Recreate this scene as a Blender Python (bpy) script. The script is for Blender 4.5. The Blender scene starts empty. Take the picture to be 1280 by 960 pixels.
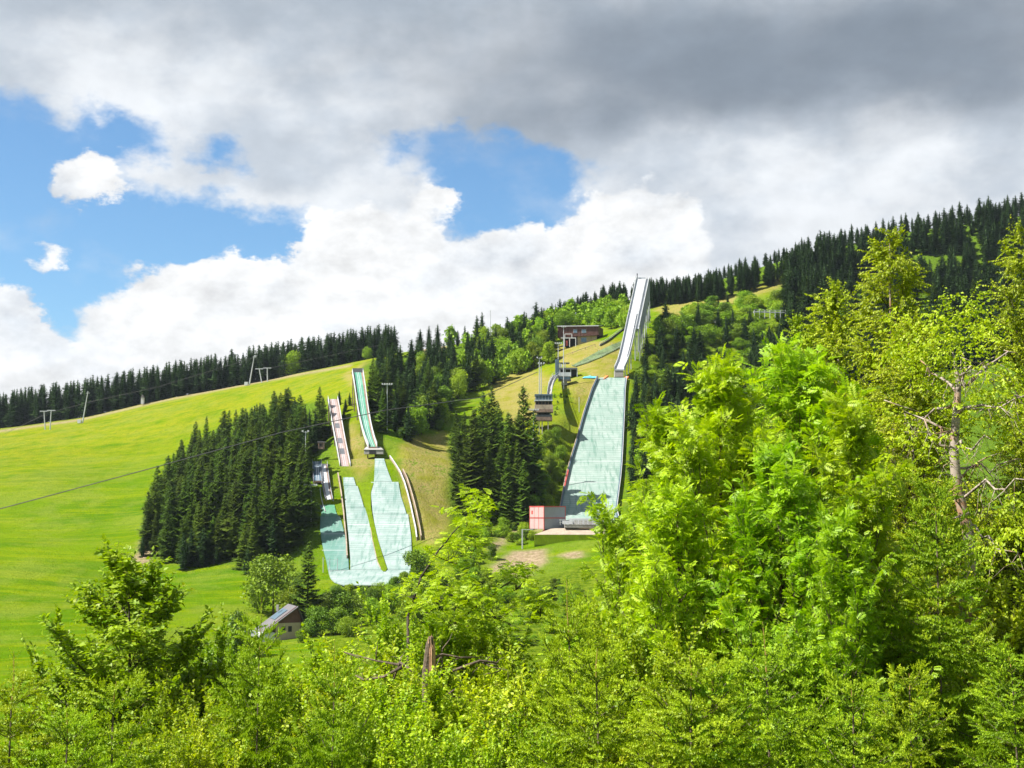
import bpy, math, random
import numpy as np
from mathutils import Vector
R = math.radians
scene = bpy.context.scene
COL = scene.collection
rng = np.random.default_rng(7)
random.seed(7)

# ------------------------------------------------------------------ camera
F = 1545.0                                  # focal length in pixels of the 1280 wide photograph
PITCH = math.atan(160 / F)
cam = bpy.data.cameras.new("camera")
cam.sensor_width = 36
cam.lens = F / 1280 * 36
cam.clip_start = 0.1
cam.clip_end = 20000
camo = bpy.data.objects.new("camera", cam)
COL.objects.link(camo)
camo.location = (0, 0, 0)
camo.rotation_euler = (R(90) + PITCH, 0, 0)
scene.camera = camo

def W(u, v, d):
    """point at forward distance d that the photograph shows at u, v"""
    cx, cy = (u - 640) / F, (480 - v) / F
    y = math.cos(PITCH) - cy * math.sin(PITCH)
    z = math.sin(PITCH) + cy * math.cos(PITCH)
    return np.array([cx * d / y, d, z * d / y])

def proj(x, y, z):
    f = y * math.cos(PITCH) + z * math.sin(PITCH)
    up = -y * math.sin(PITCH) + z * math.cos(PITCH)
    f = np.maximum(f, 0.01)
    return 640 + F * x / f, 480 - F * up / f

# ------------------------------------------------------------------ colour
scene.view_settings.view_transform = 'Standard'
scene.view_settings.look = 'None'
scene.view_settings.exposure = 1.3
scene.view_settings.gamma = 1.0

# ------------------------------------------------------------------ sun
SUN_EL, SUN_BACK = R(50), R(-18)              # from the left, a little to the camera's side of the picture plane
sd = Vector((-math.cos(SUN_BACK) * math.cos(SUN_EL), math.sin(SUN_BACK) * math.cos(SUN_EL), math.sin(SUN_EL)))
sl = bpy.data.lights.new("sun", 'SUN')
sl.energy = 5.0
sl.angle = R(0.5)
sl.color = (1.0, 0.955, 0.88)
so = bpy.data.objects.new("sun", sl)
so.rotation_euler = sd.to_track_quat('Z', 'Y').to_euler()
so.location = (-60, 20, 90)
COL.objects.link(so)

# ------------------------------------------------------------------ node helpers
class NT:
    def __init__(s, tree): s.t = tree; s.n = tree.nodes; s.l = tree.links
    def new(s, typ, **kw):
        n = s.n.new(typ)
        for k, v in kw.items(): setattr(n, k, v)
        return n
    def put(s, sock, val):
        if hasattr(val, 'links') and hasattr(val, 'is_output'): s.l.new(val, sock)
        else: sock.default_value = val
    def m(s, op, a, b=None, c=None, clamp=False):
        n = s.new('ShaderNodeMath', operation=op); n.use_clamp = clamp
        s.put(n.inputs[0], a)
        if b is not None: s.put(n.inputs[1], b)
        if c is not None: s.put(n.inputs[2], c)
        return n.outputs[0]
    def noise(s, vec, scale, detail=4, rough=0.55, dim='3D', out='Fac', dist=0.0):
        n = s.new('ShaderNodeTexNoise', noise_dimensions=dim)
        if vec is not None: s.put(n.inputs['Vector'], vec)
        n.inputs['Scale'].default_value = scale
        n.inputs['Detail'].default_value = detail
        n.inputs['Roughness'].default_value = rough
        n.inputs['Distortion'].default_value = dist
        return n.outputs[out]
    def ss(s, x, lo, hi):
        n = s.new('ShaderNodeMapRange', interpolation_type='SMOOTHSTEP')
        s.put(n.inputs[0], x); s.put(n.inputs[1], lo); s.put(n.inputs[2], hi)
        return n.outputs[0]
    def mix(s, f, a, b, blend='MIX'):
        n = s.new('ShaderNodeMix', data_type='RGBA', blend_type=blend)
        s.put(n.inputs[0], f)
        s.put(n.inputs[6], a if not isinstance(a, tuple) else (*a[:3], 1))
        s.put(n.inputs[7], b if not isinstance(b, tuple) else (*b[:3], 1))
        return n.outputs[2]
    def comb(s, x, y, z):
        n = s.new('ShaderNodeCombineXYZ'); s.put(n.inputs[0], x); s.put(n.inputs[1], y); s.put(n.inputs[2], z)
        return n.outputs[0]
    def vm(s, op, a, b=None):
        n = s.new('ShaderNodeVectorMath', operation=op); s.put(n.inputs[0], a)
        if b is not None: s.put(n.inputs[1], b)
        return n.outputs[0]

# ------------------------------------------------------------------ sky and clouds (all by direction)
world = bpy.data.worlds.new("World")
scene.world = world
world.use_nodes = True
t = NT(world.node_tree)
t.n.clear()
tc = t.new('ShaderNodeTexCoord')
dirv = t.vm('NORMALIZE', tc.outputs['Generated'])
sep = t.new('ShaderNodeSeparateXYZ'); t.l.new(dirv, sep.inputs[0])
az = t.m('ARCTAN2', sep.outputs[0], sep.outputs[1])
el = t.m('ARCSINE', sep.outputs[2])
U = t.m('MULTIPLY_ADD', az, F, 640.0)
V = t.m('MULTIPLY_ADD', el, -F, 640.0)
def sky_uv(u, v):
    p = W(u, v, 1000.0)
    p = p / np.linalg.norm(p)
    return 640 + F * math.atan2(p[0], p[1]), 640 - F * math.asin(p[2])
nv = t.vm('MULTIPLY', dirv, (1.0, 1.0, 1.6))
n1 = t.new('ShaderNodeSeparateColor'); t.l.new(t.noise(nv, 7.0, 3, 0.5, out='Color'), n1.inputs[0])
n2 = t.new('ShaderNodeSeparateColor'); t.l.new(t.noise(nv, 26.0, 9, 0.62, out='Color'), n2.inputs[0])
def warp(base, c, a1, a2):
    x = t.m('MULTIPLY_ADD', n1.outputs[c], a1, base)
    x = t.m('MULTIPLY_ADD', n2.outputs[c], a2, x)
    return t.m('SUBTRACT', x, (a1 + a2) * 0.5)
Uw, Vw = warp(U, 0, 60.0, 110.0), warp(V, 1, 60.0, 90.0)
def ellipses(lst, U_, V_):
    out = None
    for (cx, cy, rx, ry) in lst:
        cx, cy = sky_uv(cx, cy)
        a = t.m('DIVIDE', t.m('SUBTRACT', U_, cx), rx)
        b = t.m('DIVIDE', t.m('SUBTRACT', V_, cy), ry)
        d = t.m('SUBTRACT', 1.0, t.m('SQRT', t.m('ADD', t.m('MULTIPLY', a, a), t.m('MULTIPLY', b, b))))
        d = t.m('MULTIPLY', d, float(min(rx, ry)))
        if out is None: out = d
        else:
            out = t.m('SMOOTH_MAX', out, d, 14.0)
    return out
holes = ellipses([(50, 235, 110, 95), (5, 170, 75, 50), (240, 312, 205, 62), (110, 365, 110, 95), (150, 172, 55, 36),
                  (640, 236, 104, 72), (575, 190, 62, 34), (500, 172, 30, 14), (270, 192, 26, 16), (40, 300, 90, 70)], Uw, Vw)
cumul = ellipses([(120, 228, 48, 36), (55, 320, 20, 14), (18, 412, 46, 46), (48, 448, 52, 42), (0, 478, 90, 60),
                  (420, 325, 72, 72), (300, 378, 128, 64), (215, 428, 84, 84), (545, 250, 42, 28), (640, 355, 120, 66),
                  (500, 330, 90, 70), (740, 350, 150, 74), (420, 440, 330, 110), (130, 490, 70, 50), (800, 300, 90, 60)], Uw, Vw)
# elsewhere the sky goes on broken in the same way
far_out = t.ss(t.m('ABSOLUTE', az), 0.55, 0.8)
gen = t.noise(nv, 3.2, 7, 0.55)
gh = t.m('MULTIPLY', t.m('SUBTRACT', gen, 0.56), 600.0)
holes2 = t.m('ADD', t.m('MULTIPLY', holes, t.m('SUBTRACT', 1.0, far_out)), t.m('MULTIPLY', gh, far_out))
blue = t.ss(holes2, -12.0, 16.0)
cum = t.ss(cumul, -3.0, 8.0)
blue = t.m('MULTIPLY', blue, t.m('SUBTRACT', 1.0, cum))
wisp = t.ss(t.noise(nv, 11.0, 8, 0.62), 0.50, 0.72)
blue = t.m('MULTIPLY', blue, t.m('SUBTRACT', 1.0, t.m('MULTIPLY', wisp, 0.22)))
# shade of the cloud: dark flat underside above, white below
Vs = warp(V, 2, 150.0, 46.0)
edge = t.m('MULTIPLY_ADD', t.m('MAXIMUM', t.m('MINIMUM', U, 1100.0), 200.0), 0.10, 22.0)
edge = t.m('SUBTRACT', edge, t.m('MULTIPLY', t.ss(U, 1050.0, 1400.0), 40.0))
k = t.m('SUBTRACT', edge, Vs)
dark = t.ss(k, -110.0, 60.0)
lobe = ellipses([(900, 88, 430, 80), (1130, 60, 300, 95)], warp(U, 1, 120.0, 60.0), Vs)
dark2 = t.ss(lobe, -40.0, 70.0)
mott = t.noise(nv, 9.0, 6, 0.55)
grey_soft = t.ss(t.m('ADD', mott, t.m('MULTIPLY', t.ss(V, 420.0, 120.0), 0.10)), 0.42, 0.72)
c = t.mix(grey_soft, (0.535, 0.555, 0.58), (0.35, 0.388, 0.435))
c = t.mix(t.m('MULTIPLY', cum, t.m('SUBTRACT', 1.0, t.m('MULTIPLY', t.ss(mott, 0.40, 0.70), 0.75))), c, (0.595, 0.60, 0.605))
c = t.mix(t.m('MULTIPLY', t.m('MULTIPLY', dark, t.m('MULTIPLY_ADD', t.ss(U, 150.0, 750.0), 0.3, 0.7)), t.m('MULTIPLY_ADD', mott, 1.1, 0.15), clamp=True), c, (0.215, 0.253, 0.297))
c = t.mix(t.m('MULTIPLY', dark2, 0.85), c, (0.137, 0.166, 0.204))
nA_ = t.noise(t.vm('ADD', nv, (-0.010, 0.0, 0.016)), 17.0, 6, 0.6); nB_ = t.noise(nv, 17.0, 6, 0.6)
billow_shade = t.m('MULTIPLY_ADD', t.m('SUBTRACT', nB_, nA_), t.m('MULTIPLY_ADD', cum, 0.55, 0.35), 1.0)  # sunward billow sides lightened and far sides darkened in the cloud colour
c = t.vm('MULTIPLY', c, t.comb(billow_shade, billow_shade, billow_shade))
skyt = t.new('ShaderNodeTexSky', sky_type='NISHITA')
skyt.sun_disc = False
skyt.sun_elevation = SUN_EL
skyt.sun_rotation = math.atan2(sd.x, sd.y)
skyt.air_density = 1.0
skyt.dust_density = 0.6
skyt.ozone_density = 1.6
bg1 = t.new('ShaderNodeBackground'); t.l.new(t.mix(1.0, skyt.outputs[0], (0.68, 0.94, 1.08), 'MULTIPLY'), bg1.inputs[0]); bg1.inputs[1].default_value = 0.064
bg2 = t.new('ShaderNodeBackground'); t.l.new(c, bg2.inputs[0]); bg2.inputs[1].default_value = 0.68
mx = t.new('ShaderNodeMixShader')
t.l.new(blue, mx.inputs[0]); t.l.new(bg2.outputs[0], mx.inputs[1]); t.l.new(bg1.outputs[0], mx.inputs[2])
wo = t.new('ShaderNodeOutputWorld'); t.l.new(mx.outputs[0], wo.inputs[0])
world.cycles.sampling_method = 'MANUAL'
world.cycles.sample_map_resolution = 512
scene.cycles.max_bounces = 10
scene.cycles.diffuse_bounces = 4
scene.cycles.transmission_bounces = 6
scene.cycles.transparent_max_bounces = 6
scene.cycles.use_denoising = True

# ------------------------------------------------------------------ terrain: a height field through surveyed points
CP = []
def cp(*a):
    for q in a: CP.append(W(*q))
def cw(*a):
    for q in a: CP.append(np.array(q, float))
# meadow and its ridge on the left
cp((-400, 575, 690), (-200, 560, 690), (0, 538, 680), (100, 524, 690), (200, 500, 700), (300, 481, 700), (380, 466, 690), (450, 453, 680))
cp((-200, 640, 480), (-250, 760, 300), (-300, 900, 220), (0, 600, 500), (0, 680, 380), (0, 760, 300), (0, 840, 235),
   (100, 600, 500), (100, 700, 360), (100, 800, 262), (210, 560, 560), (185, 660, 415), (190, 730, 340), (60, 560, 590))
cp((220, 700, 362), (300, 706, 352), (330, 722, 338), (280, 600, 460), (350, 560, 480), (400, 515, 520), (240, 740, 325))
cp((345, 802, 268), (400, 795, 272), (300, 765, 300), (180, 830, 240), (420, 750, 320))
cp((400, 722, 345), (450, 730, 338), (500, 722, 343), (450, 748, 322), (480, 775, 295), (530, 762, 305))
# small jump slope
cp((440, 640, 377), (500, 600, 395), (410, 690, 357), (440, 570, 408), (440, 530, 430), (440, 500, 460), (440, 484, 530), (440, 466, 600),
   (395, 590, 402), (400, 560, 425), (500, 560, 412), (540, 640, 382), (550, 685, 358), (540, 560, 428), (600, 600, 405), (525, 520, 455))
# middle forest and clearing
cp((500, 442, 640), (550, 436, 640), (600, 428, 630), (650, 418, 620), (700, 407, 615), (760, 396, 620), (560, 500, 490),
   (600, 470, 540), (650, 468, 535), (680, 440, 560), (640, 505, 472), (700, 472, 502), (690, 545, 440), (665, 592, 418), (705, 600, 413),
   (725, 432, 545), (760, 418, 565), (755, 440, 525), (700, 440, 540))
# large jump slope and its sides
cp((765, 474, 482), (745, 581, 431), (740, 641, 400), (800, 482, 484), (792, 560, 438), (800, 622, 407), (850, 560, 436), (850, 642, 384))
cp((685, 678, 369), (668, 678, 372), (700, 666, 374), (742, 665, 375), (690, 690, 359), (640, 718, 336), (690, 702, 346), (600, 706, 346), (622, 682, 368),
   (640, 642, 394), (700, 765, 290), (640, 765, 290), (570, 722, 330), (560, 810, 250), (600, 650, 392))
cp((900, 640, 380), (1000, 640, 380), (1200, 600, 385), (1300, 560, 400), (1400, 560, 400), (900, 760, 290), (1100, 760, 290), (1300, 740, 290))
# right hillside and the long ridge
cp((850, 502, 480), (900, 452, 528), (950, 404, 565), (830, 442, 535), (826, 396, 585), (808, 408, 548), (900, 378, 605), (985, 352, 625), (870, 388, 598),
   (760, 385, 650), (800, 374, 655), (850, 364, 665), (900, 356, 668), (990, 327, 680), (1050, 312, 690), (1150, 292, 700), (1280, 272, 710), (1400, 252, 720),
   (1000, 404, 560), (1000, 500, 470), (1100, 352, 630), (1100, 450, 520), (1200, 332, 650), (1200, 450, 505), (1290, 330, 640), (1420, 320, 640),
   (1290, 450, 490), (1450, 450, 490))
# beyond the ridge
for u_, z_ in ((-700, 30), (-400, 38), (-100, 44), (150, 58), (400, 76), (640, 92), (900, 116), (1150, 150), (1400, 178), (1700, 200)):
    q = W(u_, 500, 860); cw((q[0], 860, z_)); q = W(u_, 500, 1050); cw((q[0], 1050, z_ - 14))
# near hillside under the camera
for x_ in (-150, -60, 0, 60, 150):
    cw((x_, -40, 9), (x_, 0, -1.75), (x_, 15, -7.4), (x_, 30, -12.5), (x_, 60, -22.5), (x_, 100, -32), (x_, 150, -38))
cw((0, 200, -37), (-70, 200, -36), (70, 200, -36), (160, 200, -33), (-160, 180, -38))
CP = np.array(CP)
S_ = 300.0
def tps_fit(P, lam=2e-5):
    n = len(P); X = P[:, :2] / S_
    r2 = ((X[:, None] - X[None]) ** 2).sum(-1)
    K = np.where(r2 > 0, 0.5 * r2 * np.log(np.maximum(r2, 1e-12)), 0) + lam * np.eye(n)
    Q = np.hstack([np.ones((n, 1)), X])
    A = np.block([[K, Q], [Q.T, np.zeros((3, 3))]])
    return X, np.linalg.solve(A, np.concatenate([P[:, 2], np.zeros(3)]))
TX, TW = tps_fit(CP)
def tps(x, y):
    sh = np.shape(x); x = np.ravel(x) / S_; y = np.ravel(y) / S_
    out = TW[-3] + TW[-2] * x + TW[-1] * y
    for i in range(len(TX)):
        r2 = (x - TX[i, 0]) ** 2 + (y - TX[i, 1]) ** 2
        out = out + TW[i] * 0.5 * r2 * np.log(np.maximum(r2, 1e-12))
    return out.reshape(sh)

# the jumping slopes: rows of (left px, right px, v px, distance)
LARGE = [(749, 782, 472, 484), (741, 780, 490, 474), (731, 779, 520, 459), (723, 777.5, 550, 445), (714, 776, 580, 431), (708, 774, 603, 419.5),
         (704, 771, 625, 408.5), (701.5, 769, 640, 401), (699, 772, 651.5, 390), (697, 775, 656, 381)]
def vd(v): return float(np.interp(v, [572, 600, 640, 680, 700, 712, 728], [406, 394, 377, 361, 352.5, 346.5, 333]))
def rows(*a): return [(l, r, v, vd(v)) for l, r, v in a]
SMALLS = rows((396, 482, 572), (396, 500, 604), (396, 511, 640), (398, 514, 680), (404, 516, 700), (408, 514, 712), (410, 508, 728))
class Strip:
    def __init__(s, R_):
        s.L = np.array([W(l, v, d) for l, r, v, d in R_]); s.R = np.array([W(r, v, d) for l, r, v, d in R_])
        s.y = s.L[:, 1][::-1]; s.lx = s.L[:, 0][::-1]; s.rx = s.R[:, 0][::-1]; s.z = s.L[:, 2][::-1]
    def at(s, y): return np.interp(y, s.y, s.lx), np.interp(y, s.y, s.rx), np.interp(y, s.y, s.z)
SL, SS = Strip(LARGE), Strip(SMALLS)
def conform(x, y, z):
    for s in (SL, SS):
        l, r, h = s.at(y)
        dx = np.maximum(np.maximum(l - x, x - r), 0)
        dy = np.maximum(np.maximum((s.y[0] - y) * 2.5, y - s.y[-1]), 0)
        d = np.sqrt(dx * dx + dy * dy)
        w = np.clip(1 - (d - 1.5) / 7.0, 0, 1); w = w * w * (3 - 2 * w)
        z = z * (1 - w) + (h - 0.45) * w
    return z
def fnoise(x, y, s, seed):
    r = np.random.default_rng(seed); o = 0
    for i in range(5):
        a = r.uniform(0, 6.283); p = r.uniform(0, 6.283)
        o = o + np.sin((x * math.cos(a) + y * math.sin(a)) * (0.6 + 0.35 * i) / s + p)
    return o / 5
gx = np.concatenate([np.arange(-9000, -1000, 800), np.arange(-1000, -420, 40), np.arange(-420, -190, 6.0), np.arange(-190, 150, 1.7), np.arange(150, 420, 6.0),
                     np.arange(420, 1000, 40), np.arange(1000, 9001, 800)])
gy = np.concatenate([np.arange(-3000, -60, 300), np.arange(-60, 0, 12), np.arange(0, 60, 2.5), np.arange(60, 290, 5.0), np.arange(290, 600, 1.7), np.arange(600, 720, 4.0),
                     np.arange(720, 1100, 20), np.arange(1100, 12001, 700)])
GX, GY = np.meshgrid(gx, gy)
ZX, ZY = np.clip(GX, -480, 480), np.clip(GY, -40, 1050)
GZ = tps(ZX, ZY)
out = np.hypot(GX - ZX, GY - ZY)
GZ = GZ * np.exp(-out / 900) + (-60) * (1 - np.exp(-out / 900))
GZ = GZ + 0.45 * fnoise(GX, GY, 9.0, 3) * np.clip((GY - 150) / 100, 0, 1) + 1.0 * fnoise(GX, GY, 34.0, 4) * np.clip((GY - 330) / 120, 0, 1)
GZ = conform(GX, GY, GZ)
def H(x, y):
    """ground height at x, y"""
    i = int(np.clip(np.searchsorted(gx, x) - 1, 0, len(gx) - 2)); j = int(np.clip(np.searchsorted(gy, y) - 1, 0, len(gy) - 2))
    a = min(max((x - gx[i]) / (gx[i + 1] - gx[i]), 0), 1); b = min(max((y - gy[j]) / (gy[j + 1] - gy[j]), 0), 1)
    return float((GZ[j, i] * (1 - a) + GZ[j, i + 1] * a) * (1 - b) + (GZ[j + 1, i] * (1 - a) + GZ[j + 1, i + 1] * a) * b)
def hit(u, v, d0=200, d1=900, dflt=None):
    """where the line of sight through u, v meets the ground"""
    prev = None
    for d in np.arange(d0, d1, 2.0):
        p = W(u, v, d); g = p[2] - H(p[0], p[1])
        if g < 0:
            if prev is None: return np.array([p[0], p[1], H(p[0], p[1])])
            f = prev / (prev - g); p = W(u, v, d - 2 + 2 * f)
            p[2] = H(p[0], p[1]); return p
        prev = g
    return None if dflt is None else on(u, dflt)
def on(u, d, v=500):
    p = W(u, v, d); p[2] = H(p[0], p[1]); return p

def pip(u, v, poly):
    poly = np.array(poly, float); inside = np.zeros(np.shape(u), bool); n = len(poly)
    for i in range(n):
        x1, y1 = poly[i]; x2, y2 = poly[(i + 1) % n]
        if y1 == y2: continue
        c = ((y1 > v) != (y2 > v)) & (u < (x2 - x1) * (v - y1) / (y2 - y1) + x1)
        inside ^= c
    return inside
PU, PV = proj(GX, GY, GZ)
PUn = PU + 4 * fnoise(GX, GY, 2.2, 11) + 3 * fnoise(GX, GY, 5, 12); PVn = PV + 3 * fnoise(GX, GY, 2.5, 13) + 2 * fnoise(GX, GY, 5, 14)
def zone(polys, soft=False, d0=300, d1=700):
    m = np.zeros(GX.shape)
    for p in polys: m = np.maximum(m, pip(PUn, PVn, p) * 1.0)
    return m * ((GY > d0) & (GY < d1))
tan = zone([[(505, 545), (562, 540), (568, 600), (560, 655), (545, 682), (524, 672), (512, 640), (497, 590)],
            [(612, 478), (665, 462), (690, 470), (672, 520), (640, 530), (615, 500)], [(690, 430), (760, 425), (790, 430), (768, 462), (745, 490), (722, 505), (705, 480), (735, 470), (700, 455)],
            [(815, 384), (900, 372), (985, 344), (990, 355), (900, 385), (830, 400)],
            [(428, 470), (460, 450), (462, 470), (440, 482)], [(440, 520), (455, 545), (465, 580), (450, 600), (440, 590), (425, 560)]])
dirt = zone([[(598, 720), (640, 690), (682, 686), (684, 700), (655, 722)], [(668, 664), (680, 656), (750, 652), (748, 670), (700, 672)], [(612, 684), (655, 645), (664, 650), (618, 690)],
             [(524, 436), (548, 428), (562, 434), (528, 446)], [(166, 700), (184, 668), (190, 690), (186, 710)], [(450, 722), (470, 718), (500, 730), (440, 736)],
             [(700, 692), (725, 688), (728, 696), (704, 700)]])
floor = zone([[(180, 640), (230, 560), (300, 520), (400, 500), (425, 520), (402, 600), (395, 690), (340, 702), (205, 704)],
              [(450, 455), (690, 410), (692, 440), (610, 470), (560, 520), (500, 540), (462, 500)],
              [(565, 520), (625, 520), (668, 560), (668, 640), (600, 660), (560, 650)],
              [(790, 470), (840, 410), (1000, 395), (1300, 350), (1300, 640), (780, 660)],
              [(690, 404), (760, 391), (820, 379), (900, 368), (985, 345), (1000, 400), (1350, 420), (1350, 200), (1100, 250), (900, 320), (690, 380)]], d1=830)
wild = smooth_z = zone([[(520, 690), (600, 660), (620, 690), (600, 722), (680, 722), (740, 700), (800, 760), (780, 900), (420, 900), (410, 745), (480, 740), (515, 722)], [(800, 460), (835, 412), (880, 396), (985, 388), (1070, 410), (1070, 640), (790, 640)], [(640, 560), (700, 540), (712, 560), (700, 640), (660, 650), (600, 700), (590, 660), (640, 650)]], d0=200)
yel = np.exp(-((PV - (548 - 0.19 * PU)) / 62.0) ** 2) * (PU < 470) + zone([[(620, 440), (790, 420), (790, 470), (750, 520), (700, 600), (600, 520)]]) * 0.8
yel = np.clip(yel, 0, 1) * (GY > 300)
road = np.exp(-((PV - np.interp(PU, [-50, 0, 100, 200, 300, 380, 450], [546, 539, 525, 501.5, 482, 467, 455])) / 1.6) ** 2) * (PU < 440) * (GY > 600) * (GY < 760)
def smooth(a):
    b = a.copy()
    b[1:-1, 1:-1] = (a[1:-1, 1:-1] * 2 + a[:-2, 1:-1] + a[2:, 1:-1] + a[1:-1, :-2] + a[1:-1, 2:]) / 6
    return b
wild = smooth(smooth(wild)); tan, dirt, floor = smooth(tan), smooth(dirt), smooth(smooth(floor))
dirt = np.maximum(dirt, road * 0.8); yel = smooth(yel)

# ------------------------------------------------------------------ mesh helpers
def raw_mesh(name, V, Fc, mat=None, smooth_=False):
    V = np.asarray(V, np.float32); Fc = np.asarray(Fc, np.int32)
    me = bpy.data.meshes.new(name)
    nf, k = Fc.shape
    me.vertices.add(len(V)); me.vertices.foreach_set('co', V.ravel())
    me.loops.add(nf * k); me.loops.foreach_set('vertex_index', Fc.ravel())
    me.polygons.add(nf)
    me.polygons.foreach_set('loop_start', np.arange(0, nf * k, k, dtype=np.int32))
    me.polygons.foreach_set('loop_total', np.full(nf, k, np.int32))
    if smooth_: me.polygons.foreach_set('use_smooth', np.ones(nf, bool))
    me.update(calc_edges=True)
    if mat: me.materials.append(mat)
    return me
ORG = {}
def unit(a): return a / (np.linalg.norm(a, axis=-1, keepdims=True) + 1e-9)
def tag(o, label=None, cat=None, group=None, kind=None):
    if label: o['label'] = label
    if cat: o['category'] = cat
    if group: o['group'] = group
    if kind: o['kind'] = kind
    return o
def link(o, parent=None):
    COL.objects.link(o)
    if parent: o.parent = parent
    return o
def thing(name, loc, label, cat, group=None, rz=0.0):
    o = bpy.data.objects.new(name, None); o.location = [float(c) for c in loc]; o.empty_display_size = 0.5
    COL.objects.link(o); ORG[o.name] = np.array(loc, float)
    return tag(o, label, cat, group)
class MB:
    def __init__(s): s.v = []; s.f = []
    def box(s, c, sz, rz=0.0, ax=None):
        c = np.array(c, float); h = np.array(sz, float) / 2
        if ax is None:
            ca, sa = math.cos(rz), math.sin(rz); ax = np.array([[ca, sa, 0], [-sa, ca, 0], [0, 0, 1.0]])
        n = len(s.v)
        for k in ((-1, -1, -1), (1, -1, -1), (1, 1, -1), (-1, 1, -1), (-1, -1, 1), (1, -1, 1), (1, 1, 1), (-1, 1, 1)):
            s.v.append(c + (h * k) @ ax)
        s.f += [tuple(n + i for i in q) for q in ((0, 3, 2, 1), (4, 5, 6, 7), (0, 1, 5, 4), (1, 2, 6, 5), (2, 3, 7, 6), (3, 0, 4, 7))]
        return s
    def beam(s, a, b, w, h, up=(0, 0, 1)):
        a, b = np.array(a, float), np.array(b, float); d = b - a; L = np.linalg.norm(d); d = d / L
        r = np.cross(d, up)
        if np.linalg.norm(r) < 1e-3: r = np.cross(d, (0, 1, 0))
        r /= np.linalg.norm(r); u2 = np.cross(r, d)
        return s.box((a + b) / 2, (w, L, h), ax=np.array([r, d, u2]))
    def tube(s, pts, rad, sides=6):
        pts = [np.array(p, float) for p in pts]
        if not hasattr(rad, '__len__'): rad = [rad] * len(pts)
        n0 = len(s.v)
        for i, p in enumerate(pts):
            d = pts[min(i + 1, len(pts) - 1)] - pts[max(i - 1, 0)]; d /= (np.linalg.norm(d) + 1e-9)
            a = np.cross(d, (0, 0, 1.0)) if abs(d[2]) < 0.95 else np.cross(d, (0, 1.0, 0))
            a /= np.linalg.norm(a); b = np.cross(d, a)
            for k in range(sides):
                an = 2 * math.pi * k / sides
                s.v.append(p + (a * math.cos(an) + b * math.sin(an)) * rad[i])
        for i in range(len(pts) - 1):
            for k in range(sides):
                q = n0 + i * sides
                s.f.append((q + k, q + (k + 1) % sides, q + sides + (k + 1) % sides, q + sides + k))
        s.f.append(tuple(n0 + k for k in range(sides))[::-1]); s.f.append(tuple(n0 + (len(pts) - 1) * sides + k for k in range(sides)))
        return s
    def poly(s, *fs):
        """faces given by their corner points"""
        for f in fs:
            n = len(s.v); s.v += [np.array(p, float) for p in f]; s.f.append(tuple(range(n, n + len(f))))
        return s
    def slab(s, A, B, th):
        """sheet between two point rows with thickness downwards"""
        n = len(A); o = len(s.v)
        for a, b in zip(A, B):
            a, b = np.array(a, float), np.array(b, float); dz = np.array([0, 0, th])
            s.v += [a, b, b - dz, a - dz]
        for i in range(n - 1):
            q = o + 4 * i
            for k in range(4): s.f.append((q + k, q + (k + 1) % 4, q + 4 + (k + 1) % 4, q + 4 + k))
        s.f += [(o, o + 1, o + 2, o + 3)[::-1], tuple(o + 4 * (n - 1) + k for k in range(4))]
        return s
    def wall(s, P, h, th, base=0.0):
        """upright band of height h along a row of points"""
        P = [np.array(p, float) for p in P]; A = []; n = len(P); o = len(s.v)
        for i, p in enumerate(P):
            d = P[min(i + 1, n - 1)] - P[max(i - 1, 0)]; d[2] = 0; d /= (np.linalg.norm(d) + 1e-9)
            r = np.array([-d[1], d[0], 0]) * th / 2; hh = h[i] if hasattr(h, '__len__') else h
            b = np.array([0, 0, base]); tt = np.array([0, 0, hh])
            s.v += [p - r + b, p + r + b, p + r + tt, p - r + tt]
        for i in range(n - 1):
            q = o + 4 * i
            for k in range(4): s.f.append((q + k, q + (k + 1) % 4, q + 4 + (k + 1) % 4, q + 4 + k))
        s.f += [(o, o + 1, o + 2, o + 3)[::-1], tuple(o + 4 * (n - 1) + k for k in range(4))]
        return s
    def build(s, name, mat, parent=None, org=None, smooth_=False):
        if org is None: org = ORG[parent.name] if parent is not None else np.mean(s.v, axis=0)
        me = bpy.data.meshes.new(name)
        me.from_pydata([tuple(p - org) for p in s.v], [], s.f)
        if smooth_: me.polygons.foreach_set('use_smooth', [True] * len(me.polygons))
        me.materials.append(mat); me.update()
        o = bpy.data.objects.new(name, me); link(o, parent)
        if parent is None: o.location = org
        ORG[o.name] = np.array(org, float)
        return o

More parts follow.
